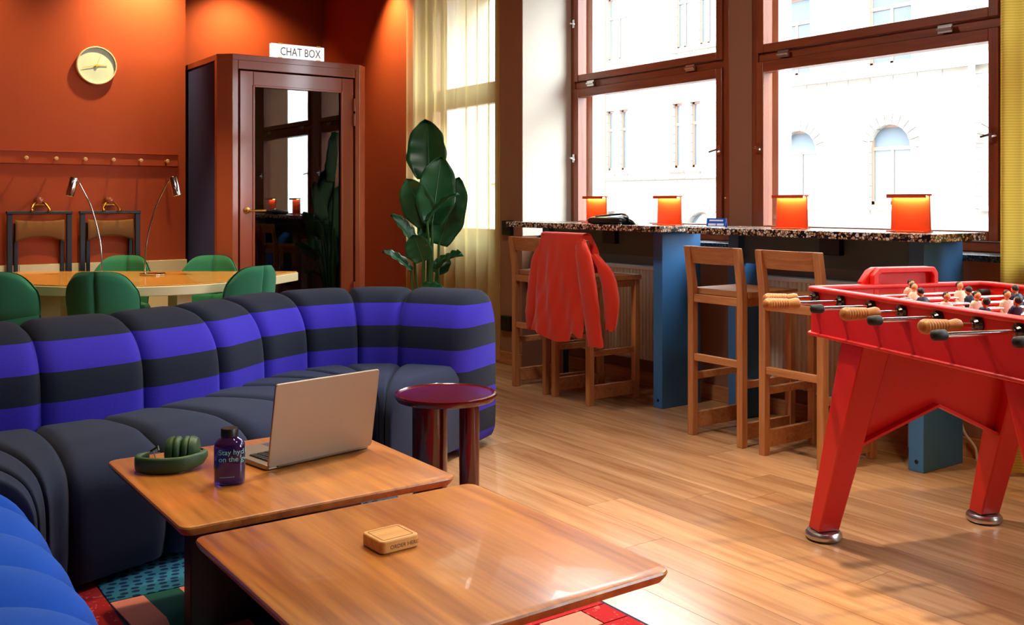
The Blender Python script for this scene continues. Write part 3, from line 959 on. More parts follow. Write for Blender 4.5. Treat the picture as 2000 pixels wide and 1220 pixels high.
# small light panels on the bar
def bar_lamp(y, label):
    t = empty('table_lamp', (4.06, y, BZ))
    tag(t, label, 'lamp', 'small orange lamps on the bar')
    MB().box(-.045, -.095, 0, .03, .095, .006).build('base', 'lamp_red', t, bevel=.002)
    MB().hexa([(.0, -.10, .006), (.008, -.10, .006), (.008, .10, .006), (.0, .10, .006)], [(.0, -.094, .165), (.008, -.094, .165), (.008, .094, .165), (.0, .094, .165)]).build('back_sheet', 'lamp_red', t, bevel=.002)
    br = MB().box(-.035, -.1, .165, .012, .1, .173).box(-.035, -.1, .156, -.031, .1, .165).build('brim', 'lamp_red', t, bevel=.002)
    MB().box(-.024, -.088, .1605, -.006, .088, .1648).build('light_strip', 'lamp_glow', br, smooth=0)
bar_lamp(4.805, 'small glowing orange lamp behind the black pouch, farthest along the bar')
bar_lamp(4.147, 'small glowing orange lamp right of the black pouch on the bar')
bar_lamp(3.262, 'small glowing orange lamp on the bar beside the blue card')
bar_lamp(2.593, 'small glowing orange lamp at the bar end nearest the yellow curtain')

# pouch, card, leaflet on the bar
pc = empty('pouch', (3.96, 4.52, BZ), math.radians(4))
tag(pc, 'black leather pouch with strap and papers lying on the bar', 'pouch')
rings = []
for z, i in ((.001, .02), (.008, .004), (.02, 0), (.034, .004), (.044, .02), (.047, .05)):
    rings.append([(p[0], p[1], z) for p in rrect(-.09 + i, -.16 + i, .09 - i, .17 - i, .045)])
MB().loops(rings).build('body', 'leather', pc, smooth=50)
MB().tube(catmull([(-.06, .1, .046), (-.02, .02, .056), (.0, -.08, .062), (-.03, -.15, .045), (-.06, -.19, .02), (-.05, -.22, .008)], 5), .006, 8).build('strap', 'leather', pc)
MB().grid(lambda u, v: (-.05 + .12 * u, -.23 + .16 * v, .05 * (v ** .6) + .006 + .006 * math.sin(9 * u + 4 * v)), 8, 8).build('paper', 'white', pc)
MB().lathe([(.012, 0), (.014, .003), (.012, .006)], (-.085, -.135, .0), seg=12).build('buckle', 'chrome', pc)
cd = empty('info_card', (3.98, 3.70, BZ), math.radians(20))
tag(cd, 'small blue and white card standing on the bar between two orange lamps', 'card')
MB().hexa([(-.012, -.055, 0), (-.009, -.055, 0), (-.009, .055, 0), (-.012, .055, 0)], [(-.001, -.055, .048), (.002, -.055, .048), (.002, .055, .048), (-.001, .055, .048)]).build('front_sheet', 'card', cd)
MB().hexa([(.016, -.055, 0), (.019, -.055, 0), (.019, .055, 0), (.016, .055, 0)], [(.002, -.055, .048), (.005, -.055, .048), (.005, .055, .048), (.002, .055, .048)]).build('back_sheet', 'card', cd)
pr = MB()
for a0, a1, z0, z1 in ((-.045, -.005, .008, .02), (.0, .045, .008, .02), (-.04, .04, .032, .040)):
    f = lambda z: -.0124 + .011 * z / .048
    pr.add([(f(z0), a0, z0), (f(z0), a1, z0), (f(z1), a1, z1), (f(z1), a0, z1)], [(0, 3, 2, 1)])
pr.build('printed_field', 'white', cd, smooth=0)
lf = empty('leaflet', (3.92, 3.76 - .0, BZ), 0)
tag(lf, 'flat white leaflet lying at the left end of the near bar table', 'leaflet')
MB().box(-.05, -.13, .0005, .05, .02, .004).build('sheet', 'white', lf)
lfp = MB()
for k in range(5): lfp.box(-.052, -.12 + k * .027, .001, -.0502, -.105 + k * .027, .0035)
lfp.build('printed_line', 'ink', lf, smooth=0)

# ------------------------------------------------------------------ bar stools
def stool():
    t = empty('bar_stool')
    w, bx, fx, s = .165, -.18, .18, .019
    for y in (-w, w):
        mb = MB()
        def sq(cx, z, hx): return [(cx - hx, y - s, z), (cx + hx, y - s, z), (cx + hx, y + s, z), (cx - hx, y + s, z)]
        mb.loops([sq(bx, 0, s), sq(bx, .70, s), sq(bx - .004, .78, s), sq(bx - .035, .972, .014)])
        mb.build('back_leg', 'stool', t, bevel=.003)
        MB().box(fx - s, y - s, 0, fx + s, y + s, .725).build('front_leg', 'stool', t, bevel=.003)
        MB().box(bx + s, y - .014, .685, fx - s, y + .014, .725).build('seat_rail', 'stoolx', t, bevel=.002)
        MB().box(bx + s, y - .012, .035, fx - s, y + .012, .115).build('floor_stretcher', 'stoolx', t, bevel=.002)
        MB().box(bx + s, y - .012, .285, fx - s, y + .012, .32).build('side_stretcher', 'stoolx', t, bevel=.002)
    MB().box(bx - .012, -w + s, .385, bx + .012, w - s, .42).build('back_stretcher', 'stoolx', t, bevel=.002)
    MB().box(bx - .012, -w + s, .685, bx + .012, w - s, .725).build('seat_rail', 'stoolx', t, bevel=.002)
    MB().box(fx - .012, -w + s, .685, fx + .012, w - s, .725).build('seat_rail', 'stoolx', t, bevel=.002)
    MB().tube([(fx - .0, -w + s, .25), (fx - .0, w - s, .25)], .009, 10).build('footrest', 'steel', t)
    def br(u, v):
        y = -w + s + (2 * w - 2 * s) * u
        bow = -.022 * (1 - (2 * u - 1) ** 2)
        z = .885 + .085 * v
        return bow, y, z
    rings = []
    for k in range(11):
        u = k / 10
        b, y, _ = br(u, 0)
        rings.append([(-.198 + b, y, .885), (-.178 + b, y, .885), (-.200 + b, y, .972), (-.220 + b, y, .972)])
    MB().loops(rings).build('back_rail', 'stoolx', t, smooth=30)
    def seat(z0, z1):
        n = 10; top = []
        mb = MB()
        mb.grid(lambda u, v: (-.158 + .365 * u, -.19 + .38 * v, .755 - .012 * math.sin(PI * v) * math.sin(PI * min(1, u * 1.1))), n, n)
        mb.grid(lambda u, v: (-.158 + .365 * u, .19 - .38 * v, .727), n, n)
        for q in ((0, -.19, 1), (0, .19, 1)): pass
        e = [(-.158, -.19), (.207, -.19), (.207, .19), (-.158, .19)]
        mb.add([(p[0], p[1], .727) for p in e] + [(p[0], p[1], .755) for p in e], [(0, 1, 5, 4), (1, 2, 6, 5), (2, 3, 7, 6), (3, 0, 4, 7)])
        return mb
    seat(0, 0).build('seat', 'stoolx', t, smooth=30)
    return t
stool0 = stool()
spots = [(3.87, 5.01, 'wooden bar stool farthest left, against the taupe pier'),
         (3.87, 4.59, 'wooden bar stool with the red jacket hung over its back'),
         (3.85, 3.41, 'wooden bar stool left of the pair in front of the near bar table'),
         (3.83, 2.925, 'wooden bar stool partly hidden by the corner of the table football')]
for i, (x, y, lb) in enumerate(spots):
    o = stool0 if i == 0 else copy_tree(stool0)
    o.location = (x, y, 0)
    tag(o, lb, 'bar stool', 'oak bar stools at the window bar')

# red jacket on the second stool
jk = empty('jacket', (3.64, 4.57, .99))
tag(jk, 'red corduroy overshirt hung over the back of a bar stool', 'jacket')
def wob(u, v, k): return .011 * math.sin(7 * u + 3 * v + k) + .008 * math.sin(19 * u - 6 * v + 2 * k) + .004 * math.sin(31 * u + 11 * v * v)
def jback(u, v):        # back of the shirt, hanging outside the chair back
    y = (.20 + .05 * v) * (1 - 2 * u)
    hem = .04 * max(0, math.sin(PI * (u * 1.25 - .2))) - .05 * max(0, 1 - abs(u - .83) / .1)
    z = .012 - (.585 + hem) * v
    x = -.045 - .045 * v ** .6 - .02 * math.sin(PI * u) + wob(u, v, 0) * min(1, v * 2)
    return x, y, z
MB().grid(jback, 26, 26).build('back_panel', 'jacket', jk, smooth=80)
def jtop(u, v):         # folded over the rail
    y = .20 * (1 - 2 * u)
    a = PI * v
    return -.018 + .034 * -math.cos(a) + .0, y, .008 + .018 * math.sin(a)
MB().grid(jtop, 20, 6).build('collar', 'jacket', jk, smooth=80)
def jfront(u, v):       # front panels on the seat side
    y = (.20 + .06 * v) * (1 - 2 * u)
    return .02 + .05 * v ** .7 + wob(u, v, 2), y, .01 - .22 * v
MB().grid(jfront, 20, 10).build('front_panel', 'jacket', jk, smooth=80)
def sleeve(pts, rs, flat, nm='sleeve'):
    P = catmull([Vector(p) for p in pts], 5)
    rings = []
    n = len(P)
    for i, p in enumerate(P):
        f = i / (n - 1) * (len(rs) - 1); k = min(int(f), len(rs) - 2)
        r = rs[k] + (rs[k + 1] - rs[k]) * (f - k)
        rings.append([(p.x + flat * r * math.cos(2 * PI * q / 16) + .004 * math.sin(3 * q + i), p.y + r * math.sin(2 * PI * q / 16), p.z + .006 * math.sin(q * 2 + i * .7)) for q in range(16)])
    MB().loops(rings).build(nm, 'jacket', jk, smooth=80)
sleeve([(-.04, -.165, -.01), (-.065, -.225, -.10), (-.075, -.285, -.30), (-.07, -.315, -.48), (-.065, -.335, -.61)], [.03, .062, .066, .06, .058], .5)
sleeve([(-.02, .20, -.03), (-.04, .245, -.14), (-.05, .27, -.32), (-.05, .30, -.48), (-.045, .315, -.58)], [.03, .05, .055, .048, .03], .5)
sleeve([(.03, -.20, -.10), (.04, -.30, -.20), (.03, -.36, -.36), (.01, -.37, -.52)], [.03, .06, .06, .04], .5, 'front_flap')

# ------------------------------------------------------------------ sockets on the pier
for (y, z, lb) in ((5.90, 1.005, 'black wall socket high on the taupe pier, level with the bar top'), (5.91, .30, 'black wall socket low on the taupe pier, above the baseboard')):
    o = empty('wall_socket', (4.15, y, z)); tag(o, lb, 'socket', 'black sockets on the pier')
    MB().box(-.035, -.055, -.055, 0, .055, .055).build('housing', 'black', o, bevel=.004)
    MB().tube([(-.037, 0, 0), (-.034, 0, 0)], .022, 16).build('plug_opening', 'rubber', o)
cb = empty('power_cable', (4.38, 2.50, 0)); tag(cb, 'thin cream cable hanging down the wall under the near window sill', 'cable')
MB().tube(catmull([(0, 0, .42), (-.005, .01, .3), (-.012, .03, .2), (-.012, .01, .12), (-.01, -.04, .06), (-.01, -.05, .0)], 6), .006, 8).build('lead', 'cable', cb)

# ------------------------------------------------------------------ table football
fb = empty('table_football', (2.887, 2.257, 0), math.radians(-19.18))
tag(fb, 'red steel table football with ribbed wooden handles and splayed legs', 'table football')
W, L, Zt, Zb = .78, 1.24, .897, .725
out = rrect(0, -L, W, 0, .05, 6)
inn = rrect(.028, -L + .028, W - .028, -.028, .03, 6)
MB().ring(out, inn, Zb + .01, Zt - .015).build('cabinet', 'red', fb, smooth=30)
MB().ring(rrect(-.008, -L - .008, W + .008, .008, .055, 6), rrect(.034, -L + .034, W - .034, -.034, .028, 6), Zt - .016, Zt).build('top_rail', 'red', fb, bevel=.005)
MB().ring(rrect(-.01, -L - .01, W + .01, .01, .056, 6), rrect(.03, -L + .03, W - .03, -.03, .028, 6), Zb, Zb + .012).build('bottom_lip', 'red', fb, bevel=.004)
MB().box(.02, -L + .02, Zb + .004, W - .02, -.02, Zb + .016).build('playfield', 'red', fb, smooth=0)
for end in (0, 1):
    y0 = .03 if end == 0 else -L - .03
    y1 = -.035 if end == 0 else -L + .035
    c = [(.235, Zb + .02), (.545, Zb + .02), (.545, .935), (.53, .957), (.29, .957), (.268, .947), (.235, .905)]
    g = MB().prism_y(c, min(y0, y1 + .03 * (1 if end == 0 else -1)), max(y0, y1 + .03 * (1 if end == 0 else -1))).build('goal_box', 'red', fb, bevel=.006)
    fy = y1 + (.028 if end == 0 else -.028)
    ci = [(.29, Zb + .03), (.525, Zb + .03), (.525, .925), (.515, .938), (.30, .938), (.29, .93)]
    ring_o = [(.262, Zb + .02), (.545, Zb + .02), (.545, .935), (.53, .957), (.29, .957), (.262, .93)]
    mb = MB()
    vsr = [(p[0], fy, p[1]) for p in ring_o] + [(p[0], fy, p[1]) for p in ci]
    d = -.022 if end == 0 else .022
    vsr += [(p[0], fy + d, p[1]) for p in ring_o] + [(p[0], fy + d, p[1]) for p in ci]
    n = 6; fsr = []
    for i in range(n):
        j = (i + 1) % n
        fsr += [(i, j, n + j, n + i), (2 * n + i, 3 * n + i, 3 * n + j, 2 * n + j), (i, 2 * n + i, 2 * n + j, j), (n + i, n + j, 3 * n + j, 3 * n + i)]
    mb.add(vsr, fsr).build('goal_rim', 'red', g, bevel=.004)
# splayed legs and end gussets
def legpts(xf, yf, xt, yt):
    hb, ht = .042, .056
    bot = [(xf - hb, yf - hb * .8, .035), (xf + hb, yf - hb * .8, .035), (xf + hb, yf + hb * .8, .035), (xf - hb, yf + hb * .8, .035)]
    top = [(xt - ht, yt - ht * 1.1, Zb), (xt + ht, yt - ht * 1.1, Zb), (xt + ht, yt + ht * 1.1, Zb), (xt - ht, yt + ht * 1.1, Zb)]
    return bot, top
for ys_, s in ((-.045, -1), (-L + .045, 1)):
    for xf, sx in ((.045, 1), (W - .045, -1)):
        b, t_ = legpts(xf, ys_, xf + .02 * sx, ys_ + s * .215)
        lg = MB().hexa(b, t_).build('leg', 'red', fb, bevel=.006)
        MB().lathe([(.03, 0), (.056, .002), (.064, .012), (.064, .022), (.056, .032), (.03, .035), (.022, .040)], (xf, ys_, 0), seg=28).build('foot', 'steel', lg, smooth=40)
    def yy(z): return ys_ + s * .215 * (z - .035) / (Zb - .035)
    pl = [(.085, .36), (.11, .36), (W / 2, .49), (W - .11, .36), (W - .085, .36), (W - .10, .69), (.10, .69)]
    MB().hexa([(p[0], yy(p[1]) - .006, p[1]) for p in pl], [(p[0], yy(p[1]) + .006, p[1]) for p in pl]).build('gusset', 'red', fb, smooth=0)
    for q0, q1 in (((.10, .36), (W / 2, .49)), ((W / 2, .49), (W - .10, .36))):
        MB().hexa([(q0[0], yy(q0[1]) - .035, q0[1] - .006), (q0[0], yy(q0[1]) + .006, q0[1] - .006), (q0[0], yy(q0[1]) + .006, q0[1] + .004), (q0[0], yy(q0[1]) - .035, q0[1] + .004)],
                  [(q1[0], yy(q1[1]) - .035, q1[1] - .006), (q1[0], yy(q1[1]) + .006, q1[1] - .006), (q1[0], yy(q1[1]) + .006, q1[1] + .004), (q1[0], yy(q1[1]) - .035, q1[1] + .004)]).build('gusset_flange', 'red', fb, smooth=0)
# rods
ZR = .860
rods = [(.063, 'n', 1, .205), (.213, 'n', 2, .293), (.3755, 'f', 3, .222), (.525, 'n', 5, .215), (.684, 'f', 5, .237), (.842, 'n', 3, .189), (.9935, 'f', 2, .275), (1.149, 'f', 1, .167)]
def handle(x0, s):
    """ribbed wooden grip from x0 outwards (s=-1 or 1)"""
    prof = [(.008, 0), (.0165, .003), (.0185, .012), (.0165, .026), (.0150, .036)]
    for k in range(8):
        a = .042 + k * .0095
        prof += [(.0145 + .0006 * k, a), (.0178 + .0005 * k, a + .003), (.0178 + .0005 * k, a + .006), (.0145 + .0006 * k, a + .009)]
    prof += [(.019, .121), (.015, .127), (.007, .13)]
    if s < 0: prof = [(r, -h) for r, h in prof]
    return MB().lathe(prof, (x0, 0, 0), 'X', 20)
def figure(shirt):
    mb = MB()
    mb.mi = 1; mb.hexa([(-.012, -.009, -.082), (.012, -.009, -.082), (.012, .012, -.082), (-.012, .012, -.082)], [(-.014, -.008, -.03), (.014, -.008, -.03), (.014, .008, -.03), (-.014, .008, -.03)])
    mb.mi = 0; mb.loops([sel(.015, .010, 2.4, z, 12) if i != 2 else sel(.021, .012, 2.4, z, 12) for i, z in enumerate((-.034, -.01, .016, .026))])
    mb.mi = 0
    for s in (-1, 1): mb.tube([(s * .019, 0, .018), (s * .023, -.002, -.006), (s * .019, -.006, -.022)], .0055, 6)
    mb.mi = 1; mb.lathe([(.006, .024), (.006, .034)], seg=8)
    mb.mi = 1; mb.ball((0, -.002, .043), .0115, 10, 6, (1, 1, 1.15))
    mb.mi = 2; mb.ball((0, .0015, .0465), .0118, 10, 6, (1, 1, 1.05))
    return mb
figs = {}
for i, (tt, side, npl, ext) in enumerate(rods):
    y = -tt
    x0 = -ext if side == 'n' else -ext
    sl = .03 if side == 'n' else 0
    rod = MB().tube([(-ext + .01, y, ZR), (W + .20, y, ZR)], .0068, 12).build('rod', 'chrome', fb)
    if side == 'n':
        h = handle(-ext + .13, -1).build('handle', 'handle', rod, smooth=50); h.location = (0, y, ZR)
        MB().lathe([(.006, 0), (.013, .003), (.013, .03), (.008, .036)], (W + .17, y, ZR), 'X', 14).build('end_cap', 'rubber', rod)
    else:
        MB().lathe([(.007, 0), (.0135, .005), (.0145, .02), (.0145, .038), (.009, .044)], (-ext, y, ZR), 'X', 16).build('end_cap', 'rubber', rod, smooth=50)
        h = handle(W + .07, 1).build('handle', 'handle', rod, smooth=50); h.location = (0, y, ZR)
    for bx, s in ((0, -1), (W, 1)):
        MB().lathe([(.026, 0), (.025, .005 * s), (.016, .009 * s), (.012, .018 * s), (.0075, .020 * s)], (bx, y, ZR), 'X', 18).build('bearing', 'blackchrome', rod, smooth=40)
    for bx in (.04, W - .085):
        MB().lathe([(.009, 0), (.0135, .003), (.0135, .042), (.009, .045)], (bx, y, ZR), 'X', 14).build('bumper', 'rubber', rod, smooth=40)
    rot = math.radians((12, -8, 20, 4, -14, 9, 0, 15)[i])
    for k in range(npl):
        px = W / 2 + (k - (npl - 1) / 2) * (.115 if npl > 3 else .19)
        key = 'shirtw' if side == 'n' else 'shirtb'
        if key not in figs:
            figs[key] = figure(key).build('player', [key, 'skin', 'hair'], rod, smooth=50); o = figs[key]
        else:
            o = figs[key].copy(); COL.objects.link(o); o.parent = rod
        o.location = (px, y, ZR); o.rotation_euler = (rot, 0, PI if side == 'f' else 0)

# ------------------------------------------------------------------ curtains
def curtain(y0, y1, z0, z1, x, nf, amp, m, label, seed):
    rnd = random.Random(seed)
    c = empty('curtain', (x, (y0 + y1) / 2, z0)); tag(c, label, 'curtain')
    h = (y1 - y0) / 2; n = nf * 10
    ph = [rnd.uniform(-.5, .5) for _ in range(nf + 2)]; am = [rnd.uniform(.6, 1.2) for _ in range(nf + 2)]
    def f(u, v):
        a = u * nf; k = int(a)
        q = amp * (am[k] * (1 - (a - k)) + am[k + 1] * (a - k)) * math.sin(2 * PI * a + ph[k] * (1 - (a - k)) + ph[k + 1] * (a - k))
        return q * (.75 + .25 * (1 - v)), -h + 2 * h * u + .006 * math.sin(5 * a), (z1 - z0) * v
    MB().grid(f, n, 14).build('drape', m, c, smooth=80)
    MB().tube([(0, -h - .03, z1 - z0 + .015), (0, h + .03, z1 - z0 + .015)], .012, 10).build('rail', 'steel', c)
curtain(5.95, 7.34, .02, 3.2, 4.10, 9, .032, 'sheer', 'long sheer yellow curtain beside the orange wall behind the plant', 3)
curtain(1.55, 2.27, .02, 3.2, 4.24, 6, .035, 'sheer2', 'ribbed yellow curtain at the right edge beside the near window', 5)

# ------------------------------------------------------------------ phone booth
bo = empty('phone_booth', (3.05, 7.7, 0))
tag(bo, 'brown-red phone booth with glazed door and navy felt sides', 'booth')
def bp_(nm, mb, m, par=None, bev=0.0, sm=30):
    o = mb.build(nm, m, par or bo, bevel=bev, smooth=sm)
    if par is None: o.location = (-3.05, -7.7, 0)
    return o
bx0, bx1, by0, by1, bh, cf = 2.44, 3.665, 7.207, 8.25, 2.30, .085
bp_('side_panel', MB().box(bx0, by0 + .09, .03, bx0 + .05, by1 - .05, bh - .04), 'navy_felt')
bp_('side_panel', MB().box(bx1 - .05, by0 + .09, .03, bx1, by1 - .05, bh - .04), 'navy_felt')
bp_('back_panel', MB().box(bx0 + .05, by1 - .06, .03, bx1 - .05, by1 - .01, bh - .04), 'dark_in')
bp_('floor_panel', MB().box(bx0 + .05, by0 + .05, 0, bx1 - .05, by1 - .06, .05), 'dark_in')
bp_('corner_post', MB().prism([(bx0 - .004, by0 + cf), (bx0 + cf, by0), (2.57, by0), (2.57, by0 + .09), (bx0 - .004, by0 + .14)], 0, bh), 'booth', bev=.003)
bp_('corner_post', MB().prism([(bx1 + .004, by0 + cf), (bx1 + .004, by0 + .14), (3.54, by0 + .09), (3.54, by0), (bx1 - cf, by0)], 0, bh), 'booth', bev=.003)
bp_('lintel', MB().box(2.571, by0, 2.20, 3.539, by0 + .09, bh), 'booth', bev=.003)
bp_('threshold', MB().box(2.571, by0, 0, 3.539, by0 + .09, .06), 'booth', bev=.003)
bp_('roof', MB().prism([(bx0 - .006, by0 + cf), (bx0 + cf, by0 - .004), (bx1 - cf, by0 - .004), (bx1 + .006, by0 + cf), (bx1 + .006, by1), (bx0 - .006, by1)], bh - .035, bh + .01), 'booth', bev=.003)
door = bp_('door', MB().box(2.585, by0 + .006, .065, 2.69, by0 + .05, 2.19).box(3.424, by0 + .006, .065, 3.525, by0 + .05, 2.19)
           .box(2.69, by0 + .006, 2.08, 3.424, by0 + .05, 2.19).box(2.69, by0 + .006, .065, 3.424, by0 + .05, .17), 'booth', bev=.004)
bp_('door_glass', MB().box(2.688, by0 + .022, .168, 3.426, by0 + .028, 2.082), 'booth_glass', door)
bead = MB()
for a in ((2.684, .164, 2.70, 2.086), (3.414, .164, 3.43, 2.086)): bead.box(a[0], by0 - .002, a[1], a[2], by0 + .02, a[3])
bead.box(2.70, by0 - .002, 2.07, 3.414, by0 + .02, 2.086).box(2.70, by0 - .002, .164, 3.414, by0 + .02, .18)
bp_('glazing_bead', bead, 'booth', door, .003)
hd = MB().lathe([(.026, 0), (.026, -.008), (.01, -.012), (.009, -.045)], (2.637, by0 + .006, 1.13), 'Y', 20).tube([(2.637, by0 - .04, 1.13), (2.66, by0 - .044, 1.13), (2.77, by0 - .044, 1.13)], .009, 10)
bp_('handle', hd, 'brass', door, sm=40)
for z in (1.86, 1.98, .5): bp_('hinge', MB().tube([(3.527, by0 - .004, z - .05), (3.527, by0 - .004, z + .05)], .009, 10), 'booth', door)
bp_('shelf', MB().box(bx0 + .06, 7.85, 1.0, bx1 - .06, 8.18, 1.03), 'blackwood')
bp_('stool_seat', MB().lathe([(.15, 0), (.17, .01), (.17, .04), (.15, .05)], (3.05, 7.65, .62)), 'dark_in')
bp_('stool_post', MB().tube([(3.05, 7.65, .05), (3.05, 7.65, .62)], .03, 12), 'steel')

sg = empty('lit_sign', (3.08, 7.30, bh + .01))
tag(sg, 'white illuminated sign with thin grey lettering on top of the phone booth', 'sign')
MB().box(-.222, -.02, .012, .222, .02, .122).build('light_box', 'sign', sg, bevel=.003)
vs, fs = text_mb('CHAT BOX', .09)
w_ = max(p[0] for p in vs)
MB().add([((p[0] - w_ / 2) * .34 / w_ + .02, -.0215, p[1] + .034) for p in vs], fs).build('lettering', 'signtxt', sg, smooth=0)
for x in (-.15, .17):
    MB().box(x - .018, -.024, 0, x + .018, .024, .016).build('clip', 'brass', sg)
    MB().box(x - .018, -.024, .118, x + .018, .024, .128).build('clip', 'brass', sg)

# ------------------------------------------------------------------ plant
pl = empty('potted_plant', (3.72, 6.36, 0), -YAW)
tag(pl, 'tall green bird-of-paradise plant in a grey pot behind the sofa', 'plant')
MB().lathe([(.13, 0), (.15, .01), (.185, .32), (.19, .34), (.175, .34), (.165, .30)], seg=28).build('pot', 'pot', pl, smooth=40)
MB().lathe([(.16, .285), (.168, .30), (.02, .305)], seg=24).build('soil', 'soil', pl)
K = .00385
def lp_(px, py, dy=0.0): return Vector(((px - 830) * K, dy, 1.2 + (393 - py) * K))
def leaf(b, t, w, face, fold=.18, arch=.06, stemx=0.0, bd=0.0, td=0.0, root=None, skew=0.0):
    B0, T0 = lp_(b[0], b[1], bd), lp_(t[0], t[1], td)
    ax = (T0 - B0); Ln = ax.length; ax.normalize()
    n = Vector(face); n = (n - ax * n.dot(ax)).normalized()
    s = ax.cross(n)
    w = w * K / 2
    def f(u, v):
        q = 2 * v - 1
        ww = w * min(1, (math.sin(PI * min(1, (u * .94 + .06)) ** .85)) ** .6) * (1 - .05 * math.sin(15 * u) * abs(q) ** 6)
        return B0 + ax * (Ln * (u + .04 * abs(q) * math.sin(PI * u))) + s * (ww * q + skew * w * u) + n * (fold * w * abs(q) ** 1.3 + arch * Ln * (math.sin(PI * u * .9) - u * .4) + .006 * math.sin(26 * u) * q * q)
    lf = MB().grid(f, 20, 10).build('leaf', 'leaf', pl, smooth=80)
    md = lf.modifiers.new('thickness', 'SOLIDIFY'); md.thickness = .0015
    mid = [f(u / 10, .5) + n * .003 for u in range(11)]
    MB().tube(mid, [.006 * (1 - .8 * k / 10) for k in range(11)], 6).build('midrib', 'leafd', lf)
    r0 = Vector((stemx, .02 * math.sin(b[0]), .30))
    c1 = r0.lerp(B0, .5) + Vector((stemx * .4, 0, .08))
    MB().tube(catmull([r0, c1, B0, B0 + ax * .02], 5), [.013 - .006 * k / 15 for k in range(16)], 8).build('stem', 'stem', pl)
leaf((832, 350), (828, 233), 82, (-.25, -1, .1), .35, -.02, .00, .05, .10)
leaf((840, 438), (857, 306), 76, (.1, -1, .15), .22, .03, .02, -.05, -.02)
leaf((830, 440), (792, 348), 66, (-.2, -1, .25), .2, .05, -.03, .0, -.05)
leaf((852, 478), (890, 345), 66, (.35, -1, .1), .22, .04, .04, .02, .05)
leaf((832, 432), (896, 380), 24, (-.3, -.5, 1), .5, .10, .02, -.10, -.22)
leaf((806, 478), (760, 420), 34, (.3, -.6, .8), .45, .06, -.05, -.02, -.10)
leaf((824, 508), (806, 455), 52, (-.2, -1, .2), .3, .03, -.02, -.08, -.12)
leaf((800, 530), (746, 490), 28, (-.3, -.5, .8), .4, .10, -.06, -.05, -.15)
leaf((850, 525), (903, 497), 40, (.1, -.6, 1), .4, .12, .05, -.02, -.18)
leaf((838, 460), (812, 436), 40, (0, -1, .3), .2, .05, .0, .04, .0)
leaf((822, 556), (872, 574), 30, (.1, -.6, 1), .4, .12, .02, -.14, -.28)
leaf((846, 535), (868, 500), 34, (.2, -1, .3), .3, .05, .03, .05, .10)

# ------------------------------------------------------------------ dining corner
DT = empty('meeting_table', (1.629, 6.686, 0), -YAW)
tag(DT, 'cream-edged half-oval meeting table with yellow wood top among green chairs', 'table')
def dloc(x, y):
    c, s = math.cos(-YAW), math.sin(-YAW)
    return (1.629 + c * x - s * y, 6.686 + s * x + c * y)
ol = [(1.0, .60), (.985, .50), (.86, -.02), (.70, -.36), (.45, -.56), (.08, -.62), (-.37, -.50), (-.75, -.18), (-.97, .28), (-1.0, .60)]
op = [(p.x, p.y) for p in catmull([Vector((a[0], a[1], 0)) for a in ol], 6)]
op = op[::-1]
op = [p for p in reversed(op)]
MB().prism(op[::-1], .635, .692).build('edge_band', 'cream', DT, bevel=.004)
ins = [(p[0] * .992, p[1] * .99) for p in op]
MB().prism(ins[::-1], .692, .70).build('tabletop', 'tabletop', DT, bevel=.002)
for x, y, rz in ((.44, -.25, .5), (-.50, -.20, -.5), (.62, .36, 0), (-.62, .36, 0)):
    MB().box(-.045, -.16, 0, .045, .16, .634).build('leg', 'cream', DT, bevel=.004, loc=(x, y, 0), rot=(0, 0, rz))

def chair():
    c = empty('shell_chair')
    # padded back: two halves and a lower band stitched together
    def shell(v0, v1, u0, u1, sgn):
        def f(u, v):
            uu = u0 + (u1 - u0) * u; vv = v0 + (v1 - v0) * v      # uu -1..1, vv 0..1
            hw = .214 * (1 - .11 * max(0, (vv - .6) / .4) ** 2.6) * (.90 + .10 * math.sin(min(1, vv * 1.6) * PI / 2))
            x = hw * uu
            z = .40 + .40 * vv - .095 * (abs(uu) ** 4.6) * max(0, (vv - .4) / .6) ** 1.6 - .03 * (1 - abs(uu)) * max(0, 1 - abs(vv - .36) / .36)
            y = -.20 - .05 * vv + .10 * uu * uu
            eu = min(u, 1 - u) * 2; ev = min(v, 1 - v) * 2
            p = .022 * (1 - (1 - min(1, eu * 3)) ** 2.4) * (1 - (1 - min(1, ev * 2.4)) ** 2.4)
            return x, y + sgn * (.008 + p), z
        return f
    seam = .36
    for (a, b) in ((-1, 0), (0, 1)):
        for (q0, q1) in ((0, seam), (seam, 1)):
            mb = MB()
            mb.grid(shell(q0, q1, a, b, -1), 14, 14)
            mb.grid(shell(q0, q1, b, a, 1), 14, 14)
            mb.build('back_panel', 'green', c, smooth=70)
    rings = []
    for z, i in ((.385, .04), (.395, .012), (.425, .0), (.455, .01), (.465, .05)):
        rings.append([(p[0], p[1], z) for p in rrect(-.215 + i, -.20 + i, .215 - i, .22 - i, .09)])
    MB().loops(rings).build('seat', 'green', c, smooth=50)
    for x in (-1, 1):
        for y in (-1, 1):
            MB().tube([(x * .14, y * .13, .39), (x * .2, y * .2, 0)], [.016, .011], 10).build('leg', 'stool', c)
    return c
ch0 = chair()
for i, (x, y, rz, lb) in enumerate((
        (.16, -.60, 0, 'green padded chair in the middle front of the meeting table, back to the viewer'),
        (-.39, -.60, -8, 'green padded chair at the left edge of the frame, cut off by it'),
        (-.33, .63, 180, 'green padded chair on the far side of the table in front of the folding chairs'),
        (.312, .63, 180, 'green padded chair on the far side of the table beside the phone booth'),
        (.76, -.20, 62, 'green padded chair at the right end of the meeting table, seen side on'))):
    o = ch0 if i == 0 else copy_tree(ch0)
    p = dloc(x, y)
    o.location = (p[0], p[1], 0); o.rotation_euler = (0, 0, -YAW + math.radians(rz))
    tag(o, lb, 'chair', 'green chairs around the meeting table')

